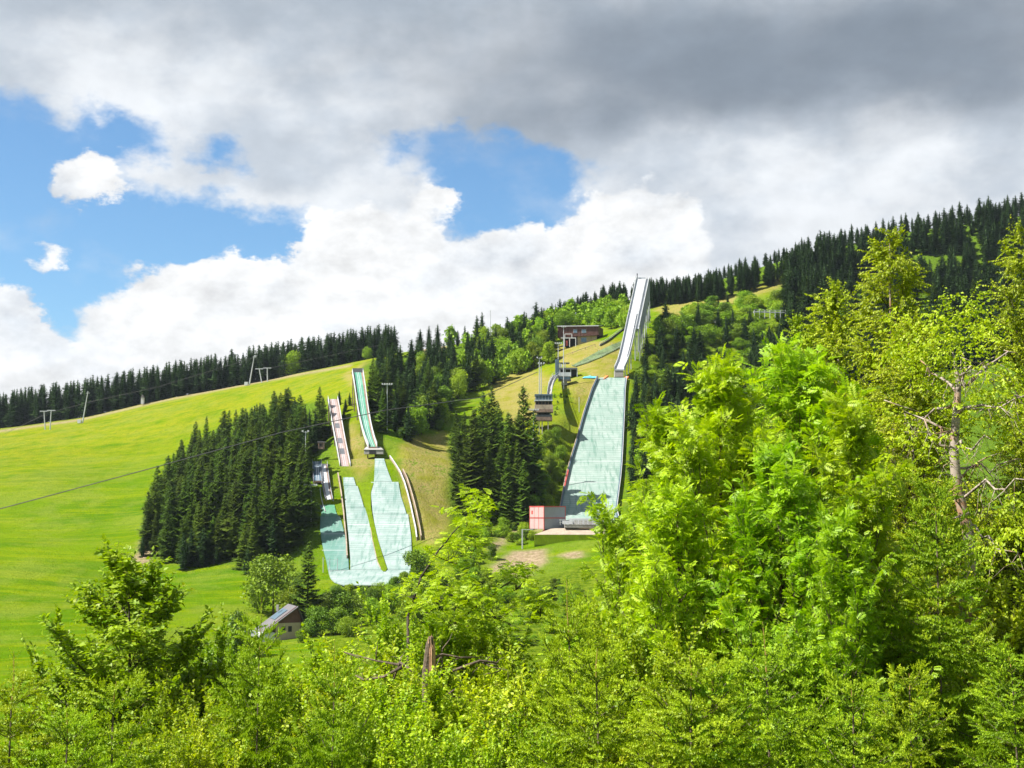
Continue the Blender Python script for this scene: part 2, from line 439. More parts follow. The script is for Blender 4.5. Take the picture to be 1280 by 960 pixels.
# ------------------------------------------------------------------ materials
def newmat(name):
    m = bpy.data.materials.new(name); m.use_nodes = True
    t = NT(m.node_tree); t.n.clear()
    o = t.new('ShaderNodeOutputMaterial')
    return m, t, o
def plain(name, col, rough=0.6, metal=0.0, var=0.12, scale=3.0, spec=0.4, bump=0.0, dirt=None):
    m, t, o = newmat(name)
    p = t.new('ShaderNodeBsdfPrincipled')
    tcn = t.new('ShaderNodeTexCoord')
    n = t.noise(tcn.outputs['Object'], scale, 5, 0.6)
    n2 = t.noise(tcn.outputs['Object'], scale * 0.17, 3, 0.5)
    f = t.ss(t.m('MULTIPLY_ADD', n2, 0.5, t.m('MULTIPLY', n, 0.5)), 0.3, 0.7)
    lo = tuple(c * (1 - var) for c in col); hi = tuple(min(1, c * (1 + var)) for c in col)
    c = t.mix(f, lo, hi)
    if dirt: c = t.mix(t.m('MULTIPLY', t.ss(n2, 0.48, 0.72), 0.7), c, dirt)
    t.l.new(c, p.inputs['Base Color'])
    p.inputs['Roughness'].default_value = rough; p.inputs['Metallic'].default_value = metal
    p.inputs['Specular IOR Level'].default_value = spec
    if bump:
        b = t.new('ShaderNodeBump'); b.inputs['Strength'].default_value = bump; b.inputs['Distance'].default_value = 0.05
        t.l.new(n, b.inputs['Height']); t.l.new(b.outputs[0], p.inputs['Normal'])
    t.l.new(p.outputs[0], o.inputs[0])
    return m
def foliage(name, c0, c1, trans=0.35, obj_var=0.25, nscale=0.6, warm=None, gloss=0.25, tcol=None):
    m, t, o = newmat(name)
    g = t.new('ShaderNodeNewGeometry'); oi = t.new('ShaderNodeObjectInfo'); tcn = t.new('ShaderNodeTexCoord')
    isl = g.outputs['Random Per Island']
    nz = t.noise(tcn.outputs['Object'], nscale, 3, 0.6)
    f = t.m('ADD', t.m('MULTIPLY', isl, 0.55), t.m('MULTIPLY', t.ss(nz, 0.3, 0.7), 0.45))
    c = t.mix(f, c0, c1)
    if warm is not None:
        c = t.mix(t.m('MULTIPLY', t.ss(isl, 0.9, 0.97), 0.6), c, warm)
    hs = t.new('ShaderNodeHueSaturation')
    t.l.new(c, hs.inputs['Color'])
    r = oi.outputs['Random']
    t.l.new(t.m('MULTIPLY_ADD', r, 2 * obj_var, 1 - obj_var), hs.inputs['Value'])
    t.l.new(t.m('MULTIPLY_ADD', t.m('FRACT', t.m('MULTIPLY', r, 7.31)), 0.03, 0.487), hs.inputs['Hue'])
    c = hs.outputs[0]
    p = t.new('ShaderNodeBsdfPrincipled'); t.l.new(c, p.inputs['Base Color'])
    p.inputs['Roughness'].default_value = 0.55; p.inputs['Specular IOR Level'].default_value = gloss
    tr = t.new('ShaderNodeBsdfTranslucent')
    t.l.new(t.mix(1.0, c, tcol or (1.0, 1.0, 0.35), 'MULTIPLY'), tr.inputs[0])
    mxs = t.new('ShaderNodeMixShader'); mxs.inputs[0].default_value = trans
    t.l.new(p.outputs[0], mxs.inputs[1]); t.l.new(tr.outputs[0], mxs.inputs[2])
    t.l.new(mxs.outputs[0], o.inputs[0])
    return m

# ground
M = {}
m, t, o = newmat('meadow ground')
p = t.new('ShaderNodeBsdfPrincipled')
tcn = t.new('ShaderNodeTexCoord'); P = tcn.outputs['Object']
def attr(n):
    a = t.new('ShaderNodeAttribute', attribute_name=n); return a.outputs['Fac']
nb = t.noise(P, 0.018, 5, 0.6); nm = t.noise(P, 0.12, 6, 0.65); nf = t.noise(P, 1.3, 6, 0.7)
stre = t.noise(t.vm('MULTIPLY', P, (0.03, 0.22, 0.02)), 1.0, 7, 0.7)
g = t.mix(t.ss(nb, 0.35, 0.65), (0.056, 0.132, 0.002), (0.108, 0.176, 0.003))
g = t.mix(t.m('MULTIPLY', t.ss(stre, 0.45, 0.62), 0.75), g, (0.155, 0.20, 0.003))
g = t.mix(t.m('MULTIPLY', t.m('MULTIPLY', attr('yellow'), 0.8), t.ss(nm, 0.25, 0.7)), g, (0.225, 0.215, 0.012))
g = t.mix(t.m('MULTIPLY', t.ss(t.noise(P, 0.045, 9, 0.72), 0.46, 0.60), 0.42), g, (0.16, 0.19, 0.03))
g = t.mix(t.m('MULTIPLY', t.ss(t.noise(P, 0.4, 9, 0.8), 0.50, 0.62), 0.45), g, (0.05, 0.105, 0.003))
g = t.mix(t.m('MULTIPLY', t.ss(nf, 0.45, 0.75), 0.45), g, (0.055, 0.10, 0.001))
g = t.mix(t.m('MULTIPLY', t.ss(nm, 0.6, 0.72), 0.35), g, (0.065, 0.115, 0.002))
dry = t.mix(t.ss(nm, 0.35, 0.65), (0.27, 0.205, 0.085), (0.165, 0.17, 0.02))
g = t.mix(t.m('MULTIPLY', attr('dry'), t.ss(t.m('ADD', nf, nm), 0.7, 1.05)), g, dry)
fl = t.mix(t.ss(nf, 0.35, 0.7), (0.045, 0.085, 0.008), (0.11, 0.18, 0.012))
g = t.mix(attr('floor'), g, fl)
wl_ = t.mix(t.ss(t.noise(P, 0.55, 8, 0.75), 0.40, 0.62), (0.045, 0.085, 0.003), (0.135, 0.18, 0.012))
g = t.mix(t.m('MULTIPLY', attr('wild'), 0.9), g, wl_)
di = t.mix(t.ss(t.noise(P, 0.8, 8, 0.75), 0.35, 0.65), (0.18, 0.135, 0.08), (0.32, 0.25, 0.165))
di = t.mix(t.m('MULTIPLY', t.ss(t.noise(P, 0.35, 8, 0.75), 0.54, 0.64), 0.8), di, (0.12, 0.15, 0.02))
g = t.mix(attr('dirt'), g, di)
t.l.new(g, p.inputs['Base Color']); p.inputs['Roughness'].default_value = 0.9; p.inputs['Specular IOR Level'].default_value = 0.0
b = t.new('ShaderNodeBump'); b.inputs['Strength'].default_value = 0.9; b.inputs['Distance'].default_value = 0.6
t.l.new(t.m('ADD', nf, t.m('MULTIPLY', nm, 2.0)), b.inputs['Height']); t.l.new(b.outputs[0], p.inputs['Normal'])
t.l.new(p.outputs[0], o.inputs[0])
M['ground'] = m
ny, nx = GX.shape
idx = np.arange(ny * nx).reshape(ny, nx)
Fq = np.stack([idx[:-1, :-1], idx[:-1, 1:], idx[1:, 1:], idx[1:, :-1]], -1).reshape(-1, 4)
me = raw_mesh('ground', np.stack([GX, GY, GZ], -1).reshape(-1, 3), Fq, M['ground'], True)
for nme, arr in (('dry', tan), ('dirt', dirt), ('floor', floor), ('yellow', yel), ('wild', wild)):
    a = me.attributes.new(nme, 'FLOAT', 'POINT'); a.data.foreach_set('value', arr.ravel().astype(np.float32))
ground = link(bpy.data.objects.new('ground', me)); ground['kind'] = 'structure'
ground['label'] = 'green meadow hillside with dry patches and bare earth'
# ------------------------------------------------------------------ buildings, jumps, masts
def mats(name, c0, c1, c2, row=1.1, aug=0.5):
    m, t, o = newmat(name); p = t.new('ShaderNodeBsdfPrincipled'); tcn = t.new('ShaderNodeTexCoord'); P = tcn.outputs['Object']
    sp = t.new('ShaderNodeSeparateXYZ'); t.l.new(P, sp.inputs[0])
    rowc = t.m('MULTIPLY', sp.outputs[1], 1 / row)
    fr = t.m('FRACT', rowc); fl = t.m('FLOOR', rowc)
    wn = t.new('ShaderNodeTexWhiteNoise', noise_dimensions='2D'); t.l.new(t.comb(fl, t.m('FLOOR', t.m('MULTIPLY', sp.outputs[0], 0.45)), 0.0), wn.inputs['Vector'])
    n = t.noise(P, 0.16, 7, 0.7); n2 = t.noise(t.vm('MULTIPLY', P, (0.9, 0.12, 0.12)), 1.0, 5, 0.65); n3 = t.noise(t.vm('MULTIPLY', P, (0.1, 1.6, 1.6)), 1.0, 4, 0.7)
    c = t.mix(t.ss(n, 0.36, 0.64), c0, c1)
    c = t.mix(t.m('MULTIPLY', t.ss(n2, 0.48, 0.66), aug), c, c2)
    c = t.mix(t.m('MULTIPLY', t.ss(n3, 0.50, 0.68), 0.40), c, c2)
    c = t.mix(t.m('MULTIPLY', wn.outputs['Value'], 0.30), c, tuple(x * 0.72 for x in c0))
    c = t.mix(t.m('MULTIPLY', t.ss(fr, 0.80, 0.92), 0.40), c, tuple(x * 0.5 for x in c2))
    t.l.new(c, p.inputs['Base Color']); p.inputs['Roughness'].default_value = 0.75; t.l.new(p.outputs[0], o.inputs[0]); return m
M['mat_big'] = mats('pale green landing mats', (0.265, 0.325, 0.295), (0.185, 0.265, 0.228), (0.065, 0.160, 0.118), 1.3, 0.75)
M['mat_small'] = mats('pale blue green landing mats', (0.290, 0.350, 0.335), (0.175, 0.250, 0.232), (0.065, 0.160, 0.128), 1.1, 0.7)
M['mat_green'] = mats('green landing mats', (0.03, 0.20, 0.085), (0.06, 0.19, 0.12), (0.15, 0.25, 0.21), 1.1, 0.6)
M['grass'] = plain('strip grass', (0.10, 0.155, 0.001), 0.95, var=0.25, scale=2.5, spec=0.1, bump=0.8)
M['white'] = plain('white paint', (0.46, 0.47, 0.485), 0.5, var=0.10, scale=0.6, dirt=(0.31, 0.31, 0.32))
M['steel'] = plain('galvanised steel', (0.42, 0.44, 0.46), 0.45, metal=0.35, var=0.15, scale=2)
M['darksteel'] = plain('dark weathered steel', (0.09, 0.095, 0.105), 0.6, var=0.3, scale=1.5)
M['concrete'] = plain('weathered concrete', (0.30, 0.285, 0.27), 0.85, var=0.2, scale=1.2, dirt=(0.17, 0.155, 0.14), bump=0.3)
M['slate'] = plain('dark blue grey boards', (0.06, 0.10, 0.135), 0.6, var=0.3, scale=0.8)
M['wood'] = plain('brown boards', (0.17, 0.115, 0.085), 0.75, var=0.35, scale=1.3)
M['tanwood'] = plain('pale weathered boards', (0.27, 0.215, 0.16), 0.8, var=0.3, scale=1.3)
M['maroon'] = plain('dark brown cladding', (0.10, 0.042, 0.036), 0.65, var=0.25, scale=1.4)
M['stone'] = plain('sandstone wall', (0.36, 0.29, 0.19), 0.85, var=0.3, scale=1.5, bump=0.4)
M['glass'] = plain('window glass', (0.10, 0.15, 0.21), 0.12, var=0.2, scale=0.5, spec=0.8)
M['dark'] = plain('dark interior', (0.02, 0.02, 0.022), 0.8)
M['pink'] = plain('pinkish worn inrun boards', (0.29, 0.215, 0.20), 0.8, var=0.22, scale=0.9, dirt=(0.18, 0.145, 0.14))
M['greentrack'] = plain('turquoise inrun surface', (0.065, 0.235, 0.155), 0.5, var=0.2, scale=0.9, dirt=(0.14, 0.28, 0.22))
M['redtrim'] = plain('red trim', (0.42, 0.07, 0.06), 0.5)
M['pink_lit_wall'] = plain('sunlit pink panels', (0.38, 0.27, 0.26), 0.7, var=0.1)  # sunlit look of the container's left side put into the colour
M['greywall'] = plain('grey panels', (0.24, 0.25, 0.285), 0.7, var=0.08)
M['blue'] = plain('light blue tarpaulin', (0.10, 0.44, 0.58), 0.45, var=0.2, scale=1.5)
M['orange'] = plain('orange netting', (0.55, 0.15, 0.04), 0.7, var=0.2)
M['roof'] = plain('grey slate roof', (0.115, 0.108, 0.115), 0.6, var=0.15, scale=3)
M['beige'] = plain('beige render', (0.36, 0.29, 0.22), 0.85, var=0.1)
M['cable'] = plain('steel cable', (0.05, 0.05, 0.05), 0.6)
M['net'] = plain('green slope netting', (0.085, 0.125, 0.05), 0.9, var=0.55, scale=0.9)

def pxb(b, u0, u1, v0, v1, d, dep):
    """box whose front face fills a pixel rectangle at distance d"""
    a, c = W(u0, v1, d), W(u1, v0, d)
    return b.box(((a[0] + c[0]) / 2, d + dep / 2, (a[2] + c[2]) / 2), (c[0] - a[0], dep, c[2] - a[2]))
def Z(v, d): return W(640, v, d)[2]
def X(u, d): return W(u, 500, d)[0]
def dense(P, n):
    P = np.array(P, float); s = np.arange(len(P)); q = np.linspace(0, len(P) - 1, n)
    return np.stack([np.interp(q, s, P[:, k]) for k in range(3)], 1)
def surf(rows_, th=0.35, dz=0.0, n=None):
    L = [W(l, v, d) + (0, 0, dz) for l, r, v, d in rows_]; R_ = [W(r, v, d) + (0, 0, dz) for l, r, v, d in rows_]
    if n: L, R_ = dense(L, n), dense(R_, n)
    b = MB(); b.slab(L, R_, th); return b
def line(b, l, r, v, d, w=0.25, dz=0.03, slope=0.62):
    a, c = W(l, v, d), W(r, v, d); q = np.array([0, w, w * slope]); z = np.array([0, 0, dz])
    b.poly([a + z, c + z, c + q + z, a + q + z]); return b

# --- large landing slope
r0 = on(745, 430); big = thing('landing_slope', W(745, 580, 431), 'large pale green landing slope of the big ski jump', 'ski slope')
surf(LARGE).build('landing_mats', M['mat_big'], big)
def dl(v): return float(np.interp(v, [q[2] for q in LARGE], [q[3] for q in LARGE]))
def lx(v, k): return float(np.interp(v, [q[2] for q in LARGE], [q[k] for q in LARGE]))
for v in (556, 566, 577, 592, 603, 612):
    line(MB(), lx(v, 0) + 1, lx(v, 1) - 1, v, dl(v), 0.15).build('distance_line', M['white'], big)
L_ = [W(lx(v, 0) - 0.7, v, dl(v)) for v in (474, 490, 505, 520, 535, 550, 565, 580, 600, 620, 640, 650)]
MB().wall(L_, 1.25, 0.35, -0.6).build('side_board', M['slate'], big)
MB().wall([p + (-0.32, 0, 0) for p in L_], 1.45, 0.22, -0.6).build('side_board_cap', M['tanwood'], big)
MB().wall([W(lx(v, 0) - 0.7, v, dl(v)) for v in (592, 600, 606, 612)], 1.35, 0.45, -0.5).build('red_board', M['redtrim'], big)
R__ = [W(lx(v, 1) + 0.6, v, dl(v)) for v in (474, 490, 505, 520, 550, 580, 600, 620, 640, 650)]
MB().wall(R__, 1.0, 0.3, -0.6).build('side_board', M['slate'], big)
MB().wall([p + (0.35, 0, 0) for p in R__], 1.35, 0.14, -0.6).build('side_board_cap', M['white'], big)
for (u0, u1, v0, v1) in ((752, 759, 470, 476), (780, 784, 471, 477)):
    b = MB(); a, c = W(u0, v1, 483), W(u1, v0, 485); b.beam(a, c, 1.6, 0.5); b.build('orange_pad', M['orange'], big)

def inrun(name, label, rows_, track, wallm, hw_track, wall_h, cat='ski jump', posts=6, deck=0.5, rails=True, trackdz=0.06, support=None, rightdark=False):
    C_ = [W(u, v, d) for (u, v, d, hw) in rows_]; H_ = [q[3] for q in rows_]
    n = 15; s = np.linspace(0, len(C_) - 1, n); Cd = dense(C_, n); hw = np.interp(s, range(len(H_)), H_)
    g = on(rows_[len(rows_) // 2][0], rows_[len(rows_) // 2][2])
    root = thing(name, g, label, cat)
    ex = np.array([1.0, 0, 0]); up = np.array([0, 0, 1.0])
    Lp = [c - ex * h for c, h in zip(Cd, hw)]; Rp = [c + ex * h for c, h in zip(Cd, hw)]
    MB().slab(Lp, Rp, deck).build('deck', support or M['concrete'], root)
    tk = [h * hw_track for h in hw]
    MB().slab([c - ex * q + up * trackdz for c, q in zip(Cd, tk)], [c + ex * q + up * trackdz for c, q in zip(Cd, tk)], 0.05).build('track', track, root)
    for sg in (-0.28, 0.28):
        MB().slab([c + ex * (sg - 0.09) + up * (trackdz + 0.012) for c in Cd], [c + ex * (sg + 0.09) + up * (trackdz + 0.012) for c in Cd], 0.008).build('ski_groove', M['steel'], root)
    for P, nm in ((Lp, 'left'), (Rp, 'right')):
        o = MB().wall(P, wall_h, 0.14, -0.5).build('side_wall', wallm, root)
        if rails:
            b = MB(); b.tube([p + up * (wall_h + 0.45) for p in P], 0.05, 4); b.build('handrail', M['steel'], root)
        b = MB()
        for i in range(0, n, 2): b.beam(P[i] - up * 0.4, P[i] + up * (wall_h + 0.45), 0.12, 0.12)
        tag(b.build('wall_posts', M['steel'], root), kind='stuff')
    # joists and columns
    for i in np.linspace(0, n - 1.01, posts).astype(int):
        c, h = Cd[i], hw[i]; MB().beam(c - ex * (h + .2) - up * (deck + .2), c + ex * (h + .2) - up * (deck + .2), 0.35, 0.4).build('cross_beam', support or M['steel'], root)
        for sg in (-1, 1):
            p = c + ex * sg * h * 0.85 - up * (deck + .3); gz = H(p[0], p[1]) - 0.6
            if p[2] - gz > 0.9: MB().beam((p[0], p[1], gz), p, 0.35, 0.35).build('column', support or M['steel'], root)
    return root, Cd, hw, Lp, Rp
# --- big inrun tower
rws = [(801.5, 349, 552, 2.25), (796, 375, 538, 2.2), (790.5, 400, 525, 2.2), (786.3, 420, 515, 2.15), (782.5, 437, 505, 2.1), (779, 450, 496, 2.0), (774, 461.5, 486, 1.9)]
jump, Cd, hw, Lp, Rp = inrun('ski_jump_tower', 'tall white curved inrun of the big ski jump rising above the ridge', rws, M['white'], M['white'], 0.60, 1.0, posts=7, support=M['steel'])
up = np.array([0, 0, 1.0])
# the take-off block, the top platform with railing, the right-hand stair frame
b = MB(); pxb(b, 768.3, 779.2, 463, 471, 486.2, 3.0); b.build('takeoff_block', M['concrete'], jump)
tp = Cd[0]
MB().box(tp + (0, 1.3, -0.3), (5.6, 2.6, 0.4)).build('start_platform', M['steel'], jump)
for sx in (-2.6, 2.6): MB().box(tp + (sx, 1.2, 0.75), (0.18, 2.4, 1.7)).build('platform_wall', M['white'], jump)
MB().box(tp + (0, 2.45, 0.6), (5.2, 0.15, 1.4)).build('platform_wall', M['steel'], jump)
MB().tube([tp + (-1.6, 1.8, 0), tp + (-1.6, 1.8, 2.9)], 0.12, 5).build('signal_mast', M['darksteel'], jump)
MB().box(tp + (-1.6, 1.8, 2.5), (0.45, 0.4, 1.0)).build('signal_box', M['darksteel'], jump)
Fr = [c + np.array([h + 1.5, 0.4, 0.2]) for c, h in zip(Cd, hw)]
MB().wall([p for p in Fr[:7]], 1.3, 0.12, -0.2).build('stair_wall', M['white'], jump)
MB().slab([p - (1.4, 0, 0) for p in Fr[:7]], [p for p in Fr[:7]], 0.12).build('stair', M['steel'], jump)
for i in range(0, 7):
    p = Fr[i]; gz = H(p[0], p[1]) - 0.5
    for q in (p, p + np.array([-1.6, 0, 0])): MB().beam((q[0], q[1], gz), q + up * 0.1, 0.22, 0.22).build('stair_column', M['steel'], jump)
    if i:
        p0 = Fr[i - 1]; g0 = H(p0[0], p0[1])
        MB().beam((p0[0], p0[1], g0 + 0.5), p - up * 0.6, 0.12, 0.12).build('cross_brace', M['steel'], jump)
        MB().beam((p[0], p[1], gz + 1.0), p0 - up * 0.6, 0.12, 0.12).build('cross_brace', M['steel'], jump)
b = MB(); A_ = [p - up * 0.3 for p in Fr[:6]]
for k in range(5):
    a, c = A_[k], A_[k + 1]; za, zc = max(H(a[0], a[1]) + 1.5, a[2] - 7), max(H(c[0], c[1]) + 1.5, c[2] - 7)
    MB().poly([(a[0] + .02, a[1], za), (c[0] + .02, c[1], zc), c + (.02, 0, 0), a + (.02, 0, 0)], [a + (.14, 0, 0), c + (.14, 0, 0), (c[0] + .14, c[1], zc), (a[0] + .14, a[1], za)]).build('mesh_cladding', M['greywall'], jump)
# low inner wall beginning half-way down
MB().wall([c + np.array([h * 0.55 + .1, 0, 0]) for c, h in zip(Cd[4:12], hw[4:12])], 1.0, 0.16, 0).build('inner_wall', M['white'], jump)

# --- small slopes
def wc(v): return vd(v)
sm = thing('landing_slope', W(490, 640, 377), 'right-hand small landing slope with stepped edges of pale blue-green mats', 'ski slope')
E = [(468.5, 480, 573), (468.3, 482.5, 582), (468, 486, 592), (467.5, 490, 602)]
surf([(l, r, v, wc(v)) for l, r, v in E], 0.3).build('landing_mats', M['mat_small'], sm)
E = [(464, 498, 602.4), (464, 501, 620), (465, 505, 632), (466, 508, 642)]
surf([(l, r, v, wc(v)) for l, r, v in E], 0.3).build('landing_mats', M['mat_small'], sm)
E = [(466.3, 510, 642.4), (468.5, 512, 656), (472, 514, 672), (477, 514.5, 688), (481, 514, 700), (485, 513, 712)]
surf([(l, r, v, wc(v)) for l, r, v in E], 0.3).build('landing_mats', M['mat_small'], sm)
for v in (645.5, 656.2, 668): line(MB(), np.interp(v, [642, 656, 672], [468, 469, 473]), 511, v, wc(v), 0.13).build('distance_line', M['white'], sm)
sc_ = thing('landing_slope', W(450, 660, 369), 'middle small landing slope between the dark plank fence and the grass strip', 'ski slope')
E = [(429, 442, 596.5), (429.5, 445, 607)]
surf([(l, r, v, wc(v)) for l, r, v in E], 0.3).build('landing_mats', M['mat_small'], sc_)
E = [(430, 447, 607.4), (431, 451, 620), (432, 455, 634)]
surf([(l, r, v, wc(v)) for l, r, v in E], 0.3).build('landing_mats', M['mat_small'], sc_)
E = [(432.3, 458, 634.4), (433.5, 461, 650), (435.5, 464, 668), (437, 468, 686), (438, 472, 700), (438, 477, 712)]
surf([(l, r, v, wc(v)) for l, r, v in E], 0.3).build('landing_mats', M['mat_small'], sc_)
for v in (656, 668.4): line(MB(), 435, np.interp(v, [650, 668], [460, 463]), v, wc(v), 0.13).build('distance_line', M['white'], sc_)
for i in range(1):
    pass
st = thing('landing_slope', W(417, 670, 365), 'smallest landing slope of deep green mats beside the spruces', 'ski slope')
E = [(404, 418, 631), (402, 420, 640), (401, 423, 645)]
surf([(l, r, v, wc(v)) for l, r, v in E], 0.3).build('upper_mats', M['mat_green'], st)
E = [(400.5, 425, 645.4), (400, 429, 660), (402, 432, 675), (405, 434, 690), (408, 435.5, 700), (410, 436, 712)]
surf([(l, r, v, wc(v)) for l, r, v in E], 0.3).build('landing_mats', mats('teal landing mats', (0.10, 0.21, 0.185), (0.055, 0.17, 0.125), (0.18, 0.26, 0.235), 1.1, 0.6), st)
for v in (667.5, 678.5, 688): line(MB(), 402.5, 431, v, wc(v), 0.13).build('distance_line', M['white'], st)
ru = thing('outrun', W(460, 720, 340), 'flat shared outrun of pale mats below the three small landing slopes', 'ski slope')
surf([(410.5, 513, 712.4, wc(712.4)), (411, 512, 716, wc(716)), (413, 510, 722, wc(722)), (418, 500, 727, wc(727)), (430, 480, 731, wc(728) - 2.4)], 0.3).build('outrun_mats', M['mat_small'], ru)
gs = thing('grass_strip', W(462, 640, 377), 'narrow bright grass strip tapering down between two small landing slopes', 'grass strip')
E = [(446, 467, 604), (452, 463.5, 616), (456, 463.5, 634), (459.5, 465.5, 645), (463, 469, 660), (465.5, 472.5, 675), (469, 477, 690), (472, 481, 703), (476, 484, 711), (479, 482, 714.5)]
surf([(l, r, v, wc(v)) for l, r, v in E], 0.3, 0.16).build('turf', M['grass'], gs)
EL = [(463, 660), (465.5, 675), (469, 690), (472, 703), (476, 711)]
MB().slab([W(u - .5, v, wc(v)) + (0, 0, .22) for u, v in EL], [W(u + .3, v, wc(v)) + (0, 0, .22) for u, v in EL], 0.2).build('edge_board', M['tanwood'], gs)

def fence(name, label, pts_, h, mat_, capmat=None, post=2.2, th=0.16, cat='fence', boards=3, pm=None):
    """plank fence: every board and post its own part"""
    P = [np.array(p, float) for p in pts_]; root = thing(name, P[len(P) // 2], label, cat)
    for i in range(len(P) - 1):
        for k in range(boards):
            hb = h / boards; z0 = k * hb + 0.02; a, c = P[i] + (0, 0, z0), P[i + 1] + (0, 0, z0)
            d = unit(c - a); MB().poly(*[[a, c, c + (0, 0, hb * .93), a + (0, 0, hb * .93)]], *[[a + (th, 0, 0), a + (th, 0, hb * .93), c + (th, 0, hb * .93), c + (th, 0, 0)]],
                [a + (0, 0, hb * .93), c + (0, 0, hb * .93), c + (th, 0, hb * .93), a + (th, 0, hb * .93)], [a, a + (th, 0, 0), c + (th, 0, 0), c]).build('board', mat_, root)
    for p in P: MB().box(p + (th / 2, 0, h * 0.45), (0.24, 0.24, h * 1.25)).build('post', pm or mat_, root)
    if capmat:
        MB().slab([p + (-.1, 0, h + .12) for p in P], [p + (th + .1, 0, h + .12) for p in P], 0.1).build('cap_rail', capmat, root)
    return root
def fpts(lst, dz=0.0): return [W(u, v, wc(v)) + (0, 0, dz) for u, v in lst]
fence('plank_fence', 'dark plank fence between the smallest and the middle landing slope', fpts([(422, 594), (424, 606), (426, 618), (427.5, 630), (429, 642), (430, 654), (431.5, 668), (432.5, 680), (433, 692), (433.5, 698)], -.3), 1.1, M['wood'], M['tanwood'])
fence('plank_fence', 'white-capped board fence curving along the right side of the small slopes', fpts([(487, 572), (494, 582), (500, 592), (505, 604), (509, 618), (513, 634), (516, 648), (519, 662), (520.5, 674)], -.3), 0.9, M['tanwood'], M['white'])
fence('plank_fence', 'brown board fence outermost on the right of the small slopes, by the dry clearing', fpts([(503, 590), (508, 600), (512, 612), (516, 626), (519.5, 640), (522, 652), (524.5, 664), (526, 674)], -.2), 1.2, M['wood'], M['tanwood'])

# --- small inruns
rws = [(447, 465.5, 450, 1.95), (449.5, 480, 443, 1.9), (452, 499, 434, 1.85), (455, 519, 424.5, 1.75), (459, 538, 415.5, 1.6), (462.5, 550, 411, 1.5), (466, 558.5, 407.5, 1.4)]
t1, c1, h1, L1, R1 = inrun('small_ski_jump', 'narrow inrun with a turquoise surface and white side walls', rws, M['greentrack'], M['white'], 0.62, 1.0, posts=6, support=M['wood'])
MB().box(c1[0] + (0, .7, -.2), (4.6, 1.6, .4)).build('start_platform', M['wood'], t1); MB().box(c1[0] + (0, 1.4, .9), (4.0, .15, 1.6)).build('back_wall', M['darksteel'], t1)
b = MB(); pxb(b, 455, 479, 562, 567.6, 406.4, 2.6); b.build('takeoff_house', M['concrete'], t1)
b = MB(); a, c = W(454.5, 562, 406.2), W(479.5, 562, 406.2); q0, q1 = W(458, 558.3, 409), W(475, 558.3, 409)
b.poly([a, c, q1, q0], [a, q0, q0 - (0, 0, .9), a - (0, 0, .15)], [c, c - (0, 0, .15), q1 - (0, 0, .9), q1]); b.build('takeoff_roof', M['concrete'], t1)
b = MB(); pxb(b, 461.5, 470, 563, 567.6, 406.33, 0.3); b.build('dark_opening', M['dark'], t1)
rws = [(416, 499, 440, 1.7), (418.5, 512, 434, 1.7), (421, 527, 427, 1.7), (424, 544, 419, 1.65), (427.5, 562, 411, 1.6), (431.5, 583, 402, 1.7)]
t2, c2_, h2, L2, R2 = inrun('small_ski_jump', 'narrow inrun with a worn pinkish board surface left of the turquoise one', rws, M['pink'], M['white'], 0.72, 0.8, posts=6, support=M['wood'])
MB().box(c2_[0] + (0, .7, -.2), (4.2, 1.6, .4)).build('start_platform', M['wood'], t2)
b = MB(); pxb(b, 424.3, 440, 586, 591, 400.8, 2.0); b.build('takeoff_block', M['concrete'], t2)
for (k0, k1) in ((6, 7), (9, 10), (11, 12)):
    MB().slab([c_ + (-.9, 0, .09) for c_ in c2_[k0:k1 + 1]], [c_ + (.7, 0, .09) for c_ in c2_[k0:k1 + 1]], 0.02).build('dark_board', M['darksteel'], t2)
rws = [(396, 577, 401, 1.45), (396.8, 590, 396.5, 1.45), (397.5, 601, 392, 1.4)]
t3, c3, h3, L3, R3 = inrun('small_ski_jump', 'small dark inrun beside the floodlight mast at the spruce edge', rws, M['slate'], M['greywall'], 0.9, 0.5, posts=3, rails=False, support=M['wood'])
MB().slab([W(u - 1.6, v, d) for u, v, d in ((398, 612, 390), (399, 622, 386), (401.5, 632, 381), (404.5, 641, 377))], [W(u + 1.8, v, d) for u, v, d in ((398, 612, 390), (399, 622, 386), (401.5, 632, 381), (404.5, 641, 377))], .3).build('lower_ramp', M['slate'], t3)
MB().wall([W(u + 2.0, v, d) for u, v, d in ((398, 612, 390), (399, 622, 386), (401.5, 632, 381), (404.5, 641, 377))], .6, .12, -.2).build('ramp_board', M['white'], t3)
rws = [(404, 580, 401, 1.3), (405.5, 592, 396, 1.25), (407.5, 605, 391, 1.2), (409.5, 616, 387, 1.15), (412, 627, 383.5, 1.1)]
t4, c4, h4, L4, R4 = inrun('small_ski_jump', 'smallest white inrun ending above the deep green mats', rws, M['white'], M['greywall'], 0.55, 0.6, posts=4, rails=False, support=M['wood'])
b = MB(); pxb(b, 404, 418, 627.5, 631, 383, 1.0); b.build('takeoff_block', M['concrete'], t4)

